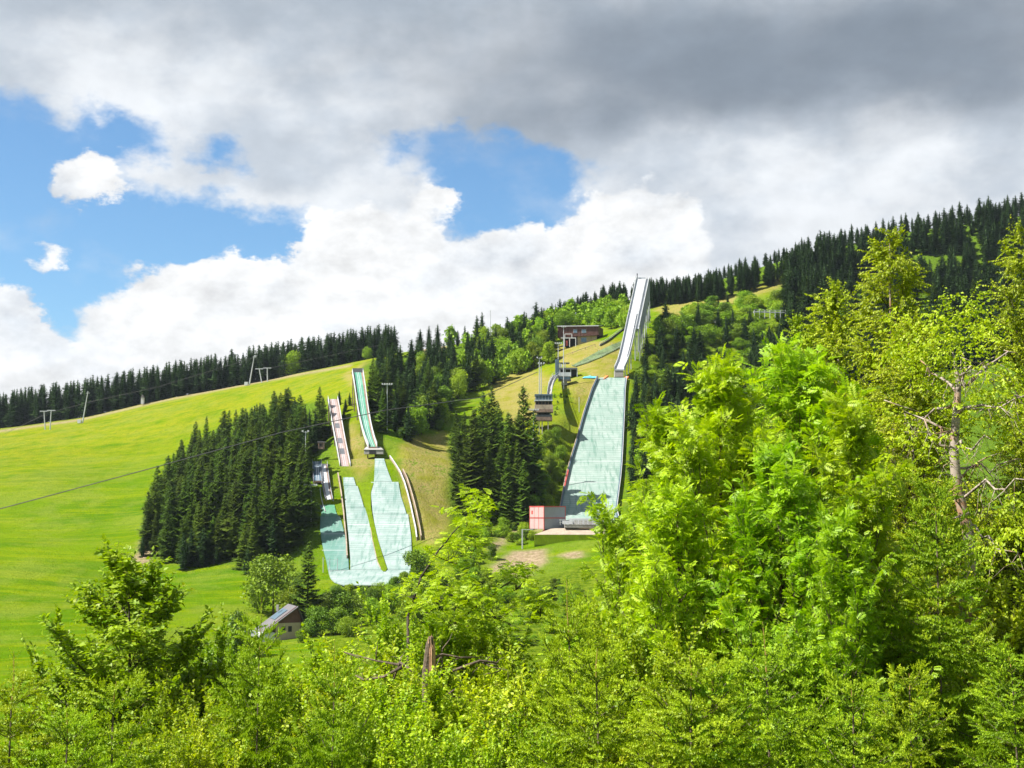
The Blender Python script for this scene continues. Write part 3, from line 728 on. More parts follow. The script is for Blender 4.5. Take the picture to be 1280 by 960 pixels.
# --- masts
def mast(u, vt, vb, d, label, heads=6, arm=1.8, cat='floodlight mast', r=0.22, name='floodlight_mast', g=None, rows2=1):
    base = W(u, vb, d); top = W(u, vt, d); gz = H(base[0], d); root = thing(name, (base[0], d, gz), label, cat, g)
    MB().tube([(base[0], d, gz - .3), (base[0], d, (gz + top[2]) / 2), top], [r, r * .8, r * .55], 8).build('pole', M['steel'], root)
    for q in range(rows2):
        zz = -0.3 - q * 1.3
        MB().beam(top + (-arm, 0, zz), top + (arm, 0, zz), 0.16, 0.16).build('crossarm', M['steel'], root)
        for k in range(heads):
            x = -arm + 2 * arm * k / max(1, heads - 1); c = top + (x, -0.35, zz + 0.3)
            o = MB().box(c, (0.5, 0.35, 0.5)).build('lamp_head', M['white'], root)
    return root
mast(667, 512, 604, 414, 'tall floodlight mast in front of the judges tower', 5, 1.5, r=0.26)
mast(388.5, 606, 672, 372, 'floodlight mast with a wide lamp row beside the smallest inrun', 6, 1.75, r=0.2, rows2=1)
mast(676.5, 454, 492, 462, 'floodlight mast with two lamp heads left of the trainers booths', 3, 1.0, rows2=1)
mast(674.2, 447, 494, 470, 'second slimmer mast just behind the double-headed floodlight', 2, .8)
mast(704.5, 408, 464, 478, 'tall floodlight mast standing before the brown lodge', 3, 0.8, r=0.2)
mast(697.8, 429, 449, 500, 'short floodlight mast under the left corner of the brown lodge', 4, 1.2)
mast(484, 480, 520, 425, 'lamp mast half hidden in the spruces right of the turquoise inrun', 5, 1.6)
mast(382, 539, 575, 398, 'small lamp mast among the spruces left of the inruns', 2, .9)
mast(613, 389, 412, 640, 'thin mast with a small head on the skyline of the middle forest', 1, .1, r=0.22, cat='mast', name='mast')
def leaner(ub, vb, ut, vt, d, label):
    a, c = W(ub, vb, d), W(ut, vt, d); root = thing('lift_mast', on(ub, d), label, 'lift mast')
    MB().tube([on(ub, d) - (0, 0, .5), c], [0.42, 0.2], 6).build('pole', M['steel'], root)
    MB().beam(c + (-1.0, 0, -1), c + (1.0, 0, -1), .2, .25).build('crossarm', M['steel'], root)
    MB().box(on(ub, d) + (-1.6, 0, .9), (1.8, 1.4, 1.9)).build('base_block', M['white'], root)
    return root
m1 = leaner(104, 529, 110, 489, 660, 'thin leaning pale lift mast on the left part of the ridge meadow')
m2 = leaner(311, 484, 318, 444, 672, 'tall leaning pale lift mast with a white box on the ridge meadow')
def tee(u, vt, vb, d, label, lean=0.0):
    b0 = on(u, d); top = W(u - lean, vt, d); root = thing('lift_mast', b0, label, 'lift mast')
    MB().tube([b0 - (0, 0, .5), top], [0.34, 0.26], 6).build('pole', M['steel'], root)
    MB().beam(top + (-2.2, 0, 0), top + (2.2, 0, 0), .35, .4).build('crossarm', M['steel'], root)
    for k in (-2, -1, 1, 2): MB().box(top + (k, -.2, -.35), (.35, .5, .35)).build('pulley', M['darksteel'], root)
tee(64, 513, 533, 650, 'upright T-shaped lift mast at the far left of the ridge meadow'); tee(58, 514, 533, 654, 'slanting T-shaped lift mast next to the upright one at the far left', 3)
tee(334, 460, 479, 668, 'upright T-shaped lift mast beside the pale green ridge tree'); tee(327, 461, 479, 672, 'slanting T-shaped lift mast next to the pale green ridge tree', 3)
def cable(pts_, label, r=0.06):
    b = MB(); b.tube(pts_, r, 4); tag(b.build('lift_cable', M['cable'], None), label, 'cable')
cable([W(-60, 652, 300), W(60, 620, 310), W(205, 581, 325), W(350, 541, 345), W(480, 513, 365), W(600, 497, 400), W(672, 465, 455)], 'dark lift cable running diagonally across the left meadow and in front of the spruces', 0.12)
cable([W(388, 612, 371), W(330, 606, 362), W(230, 600, 340)], 'short cable leaving the floodlight mast into the dense spruces', 0.04)
cable([W(0, 545, 655), W(58, 517, 654), W(110, 503, 660), W(200, 483, 662), W(318, 447, 672), W(334, 461, 668), W(480, 430, 690)], 'thin cable strung between the lift masts along the ridge', 0.07)

# --- brown lodge
d_ = 545; lodge = thing('lodge', W(725, 432, d_), 'two-storey brown lodge with pale flat roof edge near the big inrun', 'building')
b = MB(); A_ = [W(697, 421.5, d_), W(748, 419, d_), W(748, 407.5, d_), W(697, 408, d_)]
back = np.array([1.6, 9, 0]); pr = lambda a: a + back
b.poly(A_, [pr(A_[3]), pr(A_[2]), pr(A_[1]), pr(A_[0])], [A_[1], pr(A_[1]) + (1.2, 0, 0), pr(A_[2]) + (1.2, 0, 0), A_[2]], [A_[0], A_[3], pr(A_[3]), pr(A_[0])], [A_[0], pr(A_[0]), pr(A_[1]), A_[1]], [A_[3], A_[2], pr(A_[2]), pr(A_[3])])
b.build('upper_storey', M['maroon'], lodge)
b = MB(); q = [W(696, 408, d_ - .6), W(748.5, 407.4, d_ - .6), W(753, 407.4, d_ + 9), W(698, 408, d_ + 9)]
b.slab([q[0] + (0, 0, .3), q[1] + (0, 0, .3)], [q[3] + (0, 0, .3), q[2] + (0, 0, .3)], .4); b.build('flat_roof', M['white'], lodge)
b = MB(); pxb(b, 722, 746, 419.3, 433, d_ + 1.2, 7); b.build('stone_base', M['stone'], lodge)
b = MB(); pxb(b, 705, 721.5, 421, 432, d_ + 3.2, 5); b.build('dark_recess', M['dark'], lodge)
for (u0, u1) in ((716.5, 721.5), (727, 732.8)):
    b = MB(); pxb(b, u0, u1, 411.5, 416.3, d_ - .08, .2); f = b.build('window_frame', M['greywall'], lodge)
    for s in (0.12, 0.53):
        w_ = u1 - u0; b = MB(); pxb(b, u0 + w_ * s, u0 + w_ * (s + .36), 412.1, 415.8, d_ - .12, .1); g_ = b.build('pane', M['glass'], f, org=ORG['lodge'])
b = MB(); pxb(b, 726, 733.5, 421.5, 428, d_ + 1.0, .3); f = b.build('window_frame', M['greywall'], lodge)
b = MB(); pxb(b, 726.8, 732.7, 422.2, 427.4, d_ + .95, .1); b.build('pane', M['glass'], f, org=ORG['lodge'])
for k in range(12):
    u = 699.5 + k * 4.2; MB().box(W(u, 414, d_ - .05), (.07, .1, 3.9)).build('cladding_batten', M['wood'], lodge)
fr = thing('porch_frame', W(711, 432, 541), 'white post-and-beam frame standing in front of the brown lodge', 'frame')
def bar(u0, v0, u1, v1, d, w, root, nm='beam', mt='white'): MB().beam(W(u0, v0, d), W(u1, v1, d), w, w).build(nm, M[mt], root)
for u in (705.5, 712, 719.6): bar(u, 422.5, u, 433.5, 541, .32, fr, 'post')
bar(701, 422.5, 720, 422.5, 541, .35, fr); bar(706, 417.5, 715, 417.5, 541.2, .28, fr); bar(706, 417.5, 706, 422.5, 541.2, .28, fr, 'post'); bar(714.8, 417.5, 714.8, 422.5, 541.2, .28, fr, 'post')
bar(708.5, 426, 708.5, 432, 542, .8, fr, 'red_panel', 'redtrim'); bar(710.5, 425, 713, 425, 542, .4, fr, 'red_panel', 'redtrim')
# --- trainers booths below the lodge
d_ = 492; bo = thing('trainer_booth', hit(708, 470), 'dark open booth with a slate-blue end wall above the judges tower', 'building')
b = MB(); pxb(b, 694.3, 698.8, 449, 471, d_, 3); b.build('end_wall', M['slate'], bo)
b = MB(); pxb(b, 698.9, 721.5, 459.5, 461.6, d_ - .4, 4); b.build('canopy', M['darksteel'], bo)
b = MB(); pxb(b, 699, 712, 453, 454.2, d_ + 1, 3); b.build('upper_canopy', M['darksteel'], bo)
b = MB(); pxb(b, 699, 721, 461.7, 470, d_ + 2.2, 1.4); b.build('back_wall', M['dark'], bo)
for u in (699.4, 706, 713, 721): b = MB(); pxb(b, u, u + .9, 454 if u < 712 else 460, 471, d_ - .1, .3); b.build('post', M['steel'], bo)
b = MB(); pxb(b, 700.5, 702.5, 455, 459, d_, .4); b.build('light_panel', M['white'], bo)
d_ = 480; cb = thing('trainer_cabin', hit(706, 478), 'small glazed dark cabin on a slanted foot in front of the open booth', 'cabin')
b = MB(); a = [W(698.5, 470.5, d_), W(712.5, 470.5, d_), W(714, 475.6, d_), (W(698.5, 475.6, d_))]
b.poly(a, *[[q + (0, 4, 0) for q in a[::-1]]], [a[1], a[1] + (0, 4, 0), a[2] + (0, 4, 0), a[2]], [a[0], a[3], a[3] + (0, 4, 0), a[0] + (0, 4, 0)], [a[3], a[2], a[2] + (0, 4, 0), a[3] + (0, 4, 0)]); b.build('cabin_body', M['darksteel'], cb)
b = MB(); pxb(b, 699, 713.6, 465.3, 470.4, d_ - .3, 4.4); b.build('roof_fascia', M['steel'], cb)
for k in range(3): b = MB(); pxb(b, 699.5 + k * 4.4, 703.3 + k * 4.4, 471.4, 473.6, d_ - .06, .1); b.build('window_pane', M['glass'], cb)
b = MB(); pxb(b, 702, 709, 475.7, 481, d_ + .8, 2.2); b.build('foot', M['concrete'], cb)
# --- judges tower
jd = 441; jt = thing('judges_tower', W(680, 546, jd), "grey judges' tower of stacked decks on stilts beside the landing slope", 'tower')
def jb(u0, u1, v0, v1, dd, dep, nm, mt): b = MB(); pxb(b, u0, u1, v0, v1, jd + dd, dep); return b.build(nm, M[mt], jt)
for u in (673.5, 677.2, 684.6): 
    for dd in (0.4, 4.0): jb(u, u + 1.0, 525.6, 548, dd, .35, 'stilt', 'concrete')
jb(668.5, 690.4, 521.0, 525.6, 0, 5, 'lower_deck', 'wood'); jb(669, 690, 518.4, 520.9, .2, .15, 'lower_parapet', 'darksteel')
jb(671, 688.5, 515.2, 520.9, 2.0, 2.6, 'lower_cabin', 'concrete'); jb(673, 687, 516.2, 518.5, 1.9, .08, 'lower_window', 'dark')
jb(667.5, 691.5, 511.6, 515.1, -.3, 5.6, 'middle_floor', 'wood')
jb(668.5, 691.2, 505.8, 511.5, -.2, 5.2, 'middle_parapet', 'tanwood'); jb(669.2, 690.4, 501.2, 505.7, .8, 3.6, 'middle_cabin', 'wood')
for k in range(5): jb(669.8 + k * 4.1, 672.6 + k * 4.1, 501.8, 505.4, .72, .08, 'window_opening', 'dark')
jb(668, 691, 499.8, 501.1, -.4, 5.6, 'upper_floor', 'steel'); jb(669, 690.6, 495.2, 499.7, 0, .15, 'upper_parapet', 'slate'); jb(672, 688, 494.5, 499.7, 2.0, 2.5, 'upper_cabin', 'darksteel')
jb(668.4, 691.0, 492.6, 494.3, -.3, 5.2, 'roof', 'slate')
jb(674, 680, 546, 552, 1.0, 2, 'foot_block', 'concrete')
for k in range(6): jb(669.5 + k * 4, 669.9 + k * 4, 494.4, 499.7, -.05, .12, 'railing_post', 'steel')
wk = thing('covered_stairway', W(690, 480, 466), 'curved covered stairway with white railings climbing behind the judges tower', 'stairway')
A_ = [W(u, v, d) for u, v, d in ((684, 494, 450), (685.5, 484, 459), (688, 477, 467), (691, 472.5, 475), (694, 471, 482))]
MB().slab(A_, [p + (1.6, 0, 0) for p in A_], .25).build('steps', M['concrete'], wk)
for s in (0, 1.5): MB().wall([p + (s, 0, 0) for p in A_], 1.0, .12).build('side_wall', M['white'], wk)
for s in (0.1, 1.5): MB().tube([p + (s, 0, 1.9) for p in A_], .06, 4).build('handrail', M['steel'], wk)
for p in A_: MB().beam(p + (0.05, 0, 0), p + (.05, 0, 1.9), .1, .1).build('post', M['steel'], wk)
# --- things on the mown slope
p = hit(738, 473); tr = thing('tarpaulin', p, 'light blue tarpaulin-covered heap lying on the grass beside the take-off', 'tarpaulin')
b = MB(); nn_ = 7
for j in range(nn_):
    a = MB
ring = []
for j in range(9):
    x = -3.1 + 6.2 * j / 8; h = 1.1 * (1 - (abs(x) / 3.4) ** 3) * (0.85 + 0.15 * math.sin(j * 2.1)); ring.append([p + np.array([x, -0.9 * math.cos(an), 0.1 + h * math.sin(an)]) for an in np.linspace(0, math.pi, 7)])
for j in range(8):
    for i in range(6): b.poly([ring[j][i], ring[j + 1][i], ring[j + 1][i + 1], ring[j][i + 1]])
b.poly(ring[0][::-1], ring[8]); b.build('cover', M['blue'], tr)
pm_ = thing('marker_post', hit(724, 515), 'thin white marker post on the mown slope left of the large landing slope', 'post'); q = ORG[pm_.name]
MB().tube([q - (0, 0, .2), q + (0, 0, 5.6)], .10, 5).build('post', M['white'], pm_)
wl = thing('slope_railing', W(765, 432, 530), 'pale stair railing climbing diagonally from the lodge to the big inrun', 'railing')
A_ = [hit(u, v) for u, v in ((749, 432), (755, 429), (762, 424.5), (769, 419), (776, 414), (781, 410.5))]
MB().slab([a + (0, 0, .3) for a in A_], [a + (0.2, -1.4, .1) for a in A_], .15).build('steps', M['concrete'], wl)
MB().wall([a + (0.2, -1.4, 0) for a in A_], .55, .1).build('side_panel', M['greywall'], wl); MB().tube([a + (0, 0, 1.2) for a in A_], .07, 4).build('handrail', M['white'], wl)
for a in A_: MB().beam(a, a + (0, 0, 1.2), .1, .1).build('post', M['steel'], wl)
nt = thing('slope_netting', hit(745, 445), 'dark green netted bank sloping beside the big inrun foot', 'netting')
TA = [hit(u, v) for u, v in ((715, 458), (730, 450), (748, 440), (765, 432), (778, 427))]; TB = [hit(u, v) for u, v in ((720, 459), (735, 454), (752, 447), (767, 439.5), (778, 434))]
MB().slab([a + (0, 0, .45) for a in TA], [a + (0, 0, .40) for a in TB], .2).build('net', M['net'], nt)
for a, c in zip(TA, TB): MB().beam(a + (0, 0, -.3), a + (0, 0, 1.2), .14, .14).build('post', M['steel'], nt)
MB().tube([c + (0, 0, 1.0) for c in TB], .05, 4).build('wire', M['steel'], nt)
for c in TB: MB().beam(c - (0, 0, .3), c + (0, 0, 1.0), .1, .1).build('post', M['steel'], nt)
rd = thing('railing', hit(690, 452), 'dark low railing crossing the dry slope below the lodge', 'railing')
A_ = [hit(u, v) for u, v in ((672, 457), (686, 452), (700, 449), (716, 443), (732, 437), (744, 433))]
MB().tube([a + (0, 0, .9) for a in A_], .10, 4).build('rail', M['wood'], rd)
for a in A_: MB().beam(a - (0, 0, .2), a + (0, 0, .95), .16, .16).build('post', M['wood'], rd)

# --- red-edged container on posts
P0 = W(680, 660, 371); f_ = np.array([0.8, 0.6, 0]); l_ = np.array([-0.6, 0.8, 0]); zt = Z(632.5, 371); zb = Z(661.5, 371); zm = Z(647.5, 371)
P0 = np.array([P0[0], 371, 0]); LF, LL = 8.2, 6.9
ct = thing('container_office', P0 + (0, 0, zb), 'two-storey container office with red edges, left side painted sunlit pink, front shade grey', 'container')
def cbox(o, lf, ll, z0, z1, nm, mt, lab=None):
    q = P0 + f_ * o[0] + l_ * o[1]; c = q + f_ * lf / 2 + l_ * ll / 2 + np.array([0, 0, (z0 + z1) / 2])
    x = MB().box(c, (lf, ll, z1 - z0), ax=np.array([f_, l_, (0, 0, 1.0)])).build(nm, M[mt], ct)
    if lab: x['label'] = lab
    return x
cbox((0, 0), LF, LL, zb, zm - .12, 'lower_box', 'greywall'); cbox((0, 0), LF, LL, zm + .12, zt - .3, 'upper_box', 'greywall')  # this grey already holds the shade of the front face
for (z0, z1) in ((zb + .1, zm - .2), (zm + .2, zt - .35)): cbox((-.06, .15), .07, LL - .3, z0, z1, 'pink_lit_panel', 'pink_lit_wall')  # pink sheets paint the sunlit side over the shade-grey boxes
cbox((-.1, -.1), LF + .2, LL + .2, zm - .12, zm + .12, 'red_edge', 'redtrim'); cbox((-.12, -.12), LF + .24, LL + .24, zt - .3, zt, 'red_edge', 'redtrim')
for (a_, b_) in ((-.1, -.1), (LF - .1, -.1), (-.1, LL - .1)): cbox((a_, b_), .2, .2, zb - .05, zt - .3, 'corner_post', 'redtrim')
cbox((-.1, 2.4), .12, .16, zb, zt - .3, 'mid_post', 'redtrim'); cbox((-.1, 4.6), .1, .1, zb, zt - .3, 'mid_post', 'redtrim')
cbox((-.14, 5.3), .08, .7, zm + 1.2, zm + 2.2, 'wall_box', 'redtrim')
for (a_, b_) in ((-.05, -.05), (-.05, LL - .1), (LF - .2, 0)):
    q = P0 + f_ * a_ + l_ * b_; MB().beam((q[0], q[1], H(q[0], q[1]) - 1.2), (q[0], q[1], zb), .25, .25).build('leg', M['redtrim'], ct)
# terraces, concrete wall and railings to the right of it
tw = thing('terrace', W(722, 668, 383), 'concrete terrace with white railings and gravel beside the red-edged container', 'terrace')
b = MB(); pxb(b, 706, 745, 655.5, 660, 370, 5); b.build('retaining_wall', M['concrete'], tw)
b = MB(); pxb(b, 712, 760, 648, 655.4, 374, 3); b.build('upper_wall', M['white'], tw)
b = MB(); pxb(b, 703, 716, 651, 655, 373, 1.2); b.build('step_block', M['white'], tw)
for k in range(4):
    b = MB(); pxb(b, 718 + k * 6, 722 + k * 6, 650.5, 655.2, 372.2, .8); b.build('bench_block', M['concrete'], tw)
for k in range(9):
    b = MB(); u = 700 + k * 5; pxb(b, u, u + .6, 649.5, 656, 369.6, .12); b.build('railing_post', M['white'], tw)
bar(699, 650, 742, 650, 369.6, .13, tw, 'top_rail'); bar(699, 653, 742, 653, 369.6, .09, tw, 'mid_rail')
b = MB(); pxb(b, 668, 760, 668.5, 683, 366, 3.5); b.build('turf_bank', M['grass'], tw)
M['gravel'] = plain('pale gravel', (0.29, 0.235, 0.18), .95, var=.25, scale=2.5)
b = MB(); a = [W(668, 668.4, 366.2), W(762, 668.4, 366.2), W(762, 660.5, 372), W(690, 660.5, 372)]; b.slab([a[0] + (0, 0, .05), a[1] + (0, 0, .05)], [a[3] + (0, 0, .05), a[2] + (0, 0, .05)], .4); b.build('gravel_top', M['gravel'], tw)
lm = thing('street_lamp', hit(653, 686), 'grey lamp post with a short arm on the bank below the container', 'lamp post'); q = ORG[lm.name]; tz = Z(662, q[1])
MB().tube([q - (0, 0, .3), (q[0], q[1], tz)], .20, 6).build('pole', M['steel'], lm); MB().beam((q[0] - .3, q[1], tz), (q[0] + 3.2, q[1], tz), .18, .18).build('arm', M['steel'], lm)
fp = thing('post_fence', hit(654, 650), 'row of pale fence posts left of the container office', 'fence')
for k in range(6):
    u = 646.5 + k * 3.1; q = W(u, 647.5, 392); MB().tube([q - (0, 0, 1.5), (q[0], q[1], Z(629.5 + k * .9, 392))], .12, 5).build('post', M['white'], fp)
bar(646, 647.5, 664, 644.5, 392.1, .45, fp, 'footing', 'concrete')
for k, (u, v0, v1) in enumerate(((404, 697, 716), (412.2, 698, 717), (421.8, 698, 719))):
    if k == 0: pf = thing('net_poles', W(412, 718, 345), 'three thin white net poles standing at the left edge of the small outrun', 'net poles')
    q = W(u, v1, 345); MB().tube([q - (0, 0, .5), W(u, v0, 345)], .10, 5).build('pole', M['white'], pf)
bar(404, 699.5, 422, 700, 345, .05, pf, 'wire', 'steel')
# small huts
hb = thing('hut', on(415, 430), 'small dark hut half hidden under the spruces left of the pinkish inrun', 'hut')
b = MB(); pxb(b, 397.5, 404, 553, 561, 405, 3); b.build('wall', M['wood'], hb); b = MB(); pxb(b, 396.8, 405.5, 551.8, 553, 404.6, 3.8); b.build('roof', M['roof'], hb); b = MB(); pxb(b, 399, 402, 554.5, 558, 404.92, .2); b.build('opening', M['dark'], hb)
h2_ = thing('hut', W(178, 503, 692), 'tiny white gabled block at the foot of the dark ridge treeline', 'hut')  # gabled block standing for a pale spot among the trees
b = MB(); pxb(b, 176, 179.6, 497, 505, 690, 2); b.build('wall', M['white'], h2_); b = MB(); q = [W(175.6, 497, 689.7), W(180, 497, 689.7), W(177.8, 493, 689.7)]; b.poly(q, [p_ + (0, 2.5, 0) for p_ in q[::-1]], [q[0], q[2], q[2] + (0, 2.5, 0), q[0] + (0, 2.5, 0)], [q[1], q[1] + (0, 2.5, 0), q[2] + (0, 2.5, 0), q[2]]); b.build('roof', M['roof'], h2_)
h3_ = thing('cottage', hit(893, 403), 'tiny white-gabled cottage in the bushes on the right slope', 'house'); d_ = ORG[h3_.name][1] - 2
b = MB(); q = [W(887, 403, d_), W(903, 403, d_), W(903, 398.5, d_), W(899, 394.5, d_), W(895, 399, d_), W(887, 400, d_)]; b.poly(q, [p_ + (0, 4, 0) for p_ in q[::-1]]); 
for i in range(6): b.poly([q[i], q[i] + (0, 4, 0), q[(i + 1) % 6] + (0, 4, 0), q[(i + 1) % 6]])
b.build('wall', M['white'], h3_)
for a_, c_ in ((2, 3), (3, 4)): a, c = q[a_] + (0, -.3, .15), q[c_] + (0, -.3, .15); MB().slab([a, c], [a + (0, 4.6, 0), c + (0, 4.6, 0)], .15).build('roof', M['roof'], h3_)
h4_ = thing('footbridge', W(965, 395, 560), 'grey railed footbridge on trestles at the top of the right slope', 'bridge')
MB().beam(W(942, 390, 560), W(990, 391, 562), 1.6, .45).build('deck', M['steel'], h4_); MB().beam(W(942, 387.4, 559.3), W(990, 388.2, 561.3), .12, .12).build('rail', M['white'], h4_)
for k in range(8):
    u = 943 + k * 6.5; MB().beam(W(u, 387.4, 559.3), W(u, 398, 559.4), .2, .2).build('post', M['steel'], h4_)
h5 = thing('hut', hit(848, 405), 'low white-roofed hut peeking out of the bushes near the big inrun', 'hut'); d_ = ORG[h5.name][1] - 1
b = MB(); pxb(b, 844, 852, 402, 406, d_, 3); b.build('wall', M['concrete'], h5); b = MB(); pxb(b, 843, 853, 400.8, 402, d_ - .3, 3.6); b.build('roof', M['white'], h5)
# --- valley house
hd = 270; gx_ = np.array([0.92, 0.4, 0]); ax_ = np.array([-0.4, 0.92, 0]); B0 = W(349, 800, hd); B0 = np.array([B0[0], hd, 0])
zr, ze, zg, zl = Z(758, 273), Z(778.5, 271), Z(803, 270), Z(791, 268)
hs = thing('house', (B0[0], B0[1], zg), 'valley house with grey slate roof, dark brown gable and solar panel', 'house')
def hp(g_, a_, z): return B0 + gx_ * g_ + ax_ * a_ + np.array([0, 0, z])
rx = 3.9; Lh = 8.5     # ridge offset along the gable, house length
right_e, left_e = 4.9, -3.4
b = MB(); fr_ = [hp(-.8, 0, zg - 1), hp(right_e - .3, 0, zg - 1), hp(right_e - .3, 0, ze), hp(-.8, 0, ze)]; bk_ = [p_ + ax_ * Lh for p_ in fr_]
b.poly(fr_, bk_[::-1], *[[fr_[i], bk_[i], bk_[(i + 1) % 4], fr_[(i + 1) % 4]] for i in range(4)]); b.build('wall', M['beige'], hs)
b = MB(); g_ = [hp(left_e + .8, .0, zl + .55), hp(-.8, 0, ze), hp(right_e, 0, ze), hp(rx, 0, zr - .15)]; g_[0] = hp(-.9, 0, ze + .02)
b.poly([g_[0], g_[2], g_[3]], [p_ + ax_ * Lh for p_ in (g_[3], g_[2], g_[0])], [g_[0], g_[3], g_[3] + ax_ * Lh, g_[0] + ax_ * Lh], [g_[2], g_[2] + ax_ * Lh, g_[3] + ax_ * Lh, g_[3]]); b.build('gable', M['maroon'], hs)
for (e_, ze_) in ((left_e, zl), (right_e + .5, ze - .2)):
    MB().slab([hp(e_, -.5, ze_ + .1), hp(rx, -.5, zr + .1)], [hp(e_, Lh + .4, ze_ + .1), hp(rx, Lh + .4, zr + .1)], .22).build('roof', M['roof'], hs)
s0, s1 = .35, .85
def rp(s, a_, dz): return hp(left_e + (rx - left_e) * s, a_, zl + .1 + (zr - zl) * s + dz)
MB().slab([rp(.42, 3.2, .15), rp(.8, 3.2, .15)], [rp(.42, 8, .15), rp(.8, 8, .15)], .08).build('solar_panel', M['slate'], hs)
MB().slab([rp(.0, .2, .14), rp(.98, .2, .14)], [rp(.0, .6, .14), rp(.98, .6, .14)], .06).build('verge_board', M['maroon'], hs)
for g0 in (0.5, 1.9):
    MB().poly([hp(g0, -.03, ze - 1.9), hp(g0 + .8, -.03, ze - 1.9), hp(g0 + .8, -.03, ze - .7), hp(g0, -.03, ze - .7)]).build('window', M['dark'], hs)
MB().box(hp(-2.6, 1.0, (zl + zg) / 2 - .2), (3.0, 3.0, zl - zg + .3), ax=np.array([gx_, ax_, (0, 0, 1.0)])).build('side_annex', M['white'], hs)
MB().box(hp(1.0, 6.5, zr - .6), (.5, .5, 1.4)).build('chimney', M['concrete'], hs)
# parked car and white boxes by the house
cr = thing('parked_car', hit(313, 797), 'small white car parked left of the valley house behind twigs', 'car'); q = ORG[cr.name]
def carprof(s): return [(-2.0, .35), (2.0, .35), (2.05, .8), (1.3, .95), (.75, 1.42), (-1.1, 1.45), (-1.75, .95), (-2.05, .85)]
b = MB(); pr_ = carprof(0); a = [q + (x, -.8, z) for x, z in pr_]; c = [q + (x, .8, z) for x, z in pr_]
b.poly(a, c[::-1], *[[a[i], c[i], c[(i + 1) % 8], a[(i + 1) % 8]] for i in range(8)]); b.build('body', M['white'], cr)
MB().poly([q + (.65, -.82, .98), q + (1.15, -.82, .98), q + (.7, -.82, 1.36), q + (.0, -.82, 1.38)]).build('side_window', M['glass'], cr)
MB().poly([q + (-.1, -.82, .98), q + (.55, -.82, .98), q + (-.1, -.82, 1.38), q + (-1.0, -.82, 1.38), q + (-1.4, -.82, .98)]).build('side_window', M['glass'], cr)
for x in (-1.3, 1.3):
    for y in (-.78, .78): MB().tube([q + (x, y - .1, .33), q + (x, y + .1, .33)], .33, 12).build('wheel', M['dark'], cr)
ps = thing('garden_figure', hit(453, 768), 'small white-and-red hooded object in the thicket below the outrun', 'garden object'); q = ORG[ps.name] + np.array([0, -1, 1.4])
MB().tube([q - (0, 0, 2), q], .06, 5).build('stand', M['steel'], ps); MB().tube([q - (0, 0, .2), q + (0, 0, .5), q + (0, 0, .9)], [.75, .5, .08], 8).build('hood', M['white'], ps); MB().box(q + (.2, -.5, -.2), (.6, .5, .5)).build('red_base', M['redtrim'], ps)
# ------------------------------------------------------------------ plants
M['spruce'] = foliage('spruce needles', (0.026, 0.062, 0.005), (0.125, 0.200, 0.014), trans=0.12, obj_var=0.30, nscale=0.25, gloss=0.2)
M['spruce_far'] = foliage('far spruce needles', (0.018, 0.050, 0.015), (0.060, 0.118, 0.026), trans=0.10, obj_var=0.28, nscale=0.25, gloss=0.15)
M['decid'] = foliage('bright broad leaves', (0.105, 0.205, 0.004), (0.30, 0.42, 0.010), trans=0.3, obj_var=0.30, nscale=0.3)
M['bush'] = foliage('dark broad leaves', (0.065, 0.135, 0.005), (0.19, 0.29, 0.012), trans=0.25, obj_var=0.28, nscale=0.3)
M['rowan'] = foliage('rowan leaves', (0.19, 0.36, 0.003), (0.48, 0.64, 0.010), trans=0.45, obj_var=0.14, nscale=0.9, warm=(0.40, 0.46, 0.16), gloss=0.4)
M['birch'] = foliage('birch leaves', (0.19, 0.29, 0.002), (0.48, 0.58, 0.006), trans=0.45, obj_var=0.15, nscale=0.8, warm=(0.34, 0.34, 0.04), gloss=0.4)
M['hazel'] = foliage('hazel leaves', (0.17, 0.31, 0.002), (0.54, 0.64, 0.012), trans=0.44, obj_var=0.18, nscale=0.8, warm=(0.32, 0.36, 0.06), gloss=0.45)
M['beech'] = foliage('beech leaves', (0.12, 0.24, 0.003), (0.36, 0.50, 0.008), trans=0.42, obj_var=0.15, nscale=0.8, warm=(0.30, 0.32, 0.05), gloss=0.45)
M['needle'] = foliage('old needles', (0.10, 0.19, 0.003), (0.26, 0.38, 0.006), trans=0.35, obj_var=0.2, nscale=1.2, gloss=0.3)
M['newneedle'] = foliage('fresh needles', (0.230, 0.350, 0.006), (0.420, 0.540, 0.016), trans=0.4, obj_var=0.16, nscale=1.2, gloss=0.3)
M['bark'] = plain('grey brown bark', (0.115, 0.085, 0.06), 0.9, var=0.4, scale=14, bump=0.8)
M['darkbark'] = plain('dark bark', (0.05, 0.038, 0.028), 0.9, var=0.4, scale=10, bump=0.8)
M['leader'] = plain('orange brown young bark', (0.27, 0.17, 0.05), 0.8, var=0.25, scale=20)
M['blossom'] = plain('cream blossom', (0.62, 0.62, 0.45), 0.8, var=0.1, scale=20)
m, t, o = newmat('birch bark')
p = t.new('ShaderNodeBsdfPrincipled'); tcn = t.new('ShaderNodeTexCoord')
nn = t.noise(t.vm('MULTIPLY', tcn.outputs['Object'], (3.0, 3.0, 9.0)), 1.2, 6, 0.7); n2_ = t.noise(tcn.outputs['Object'], 2.2, 5, 0.7)
cc = t.mix(t.ss(nn, 0.52, 0.60), (0.31, 0.255, 0.21), (0.07, 0.05, 0.04)); cc = t.mix(t.ss(n2_, 0.50, 0.62), cc, (0.30, 0.17, 0.095))
t.l.new(cc, p.inputs['Base Color']); p.inputs['Roughness'].default_value = 0.75; t.l.new(p.outputs[0], o.inputs[0])
M['birchbark'] = m

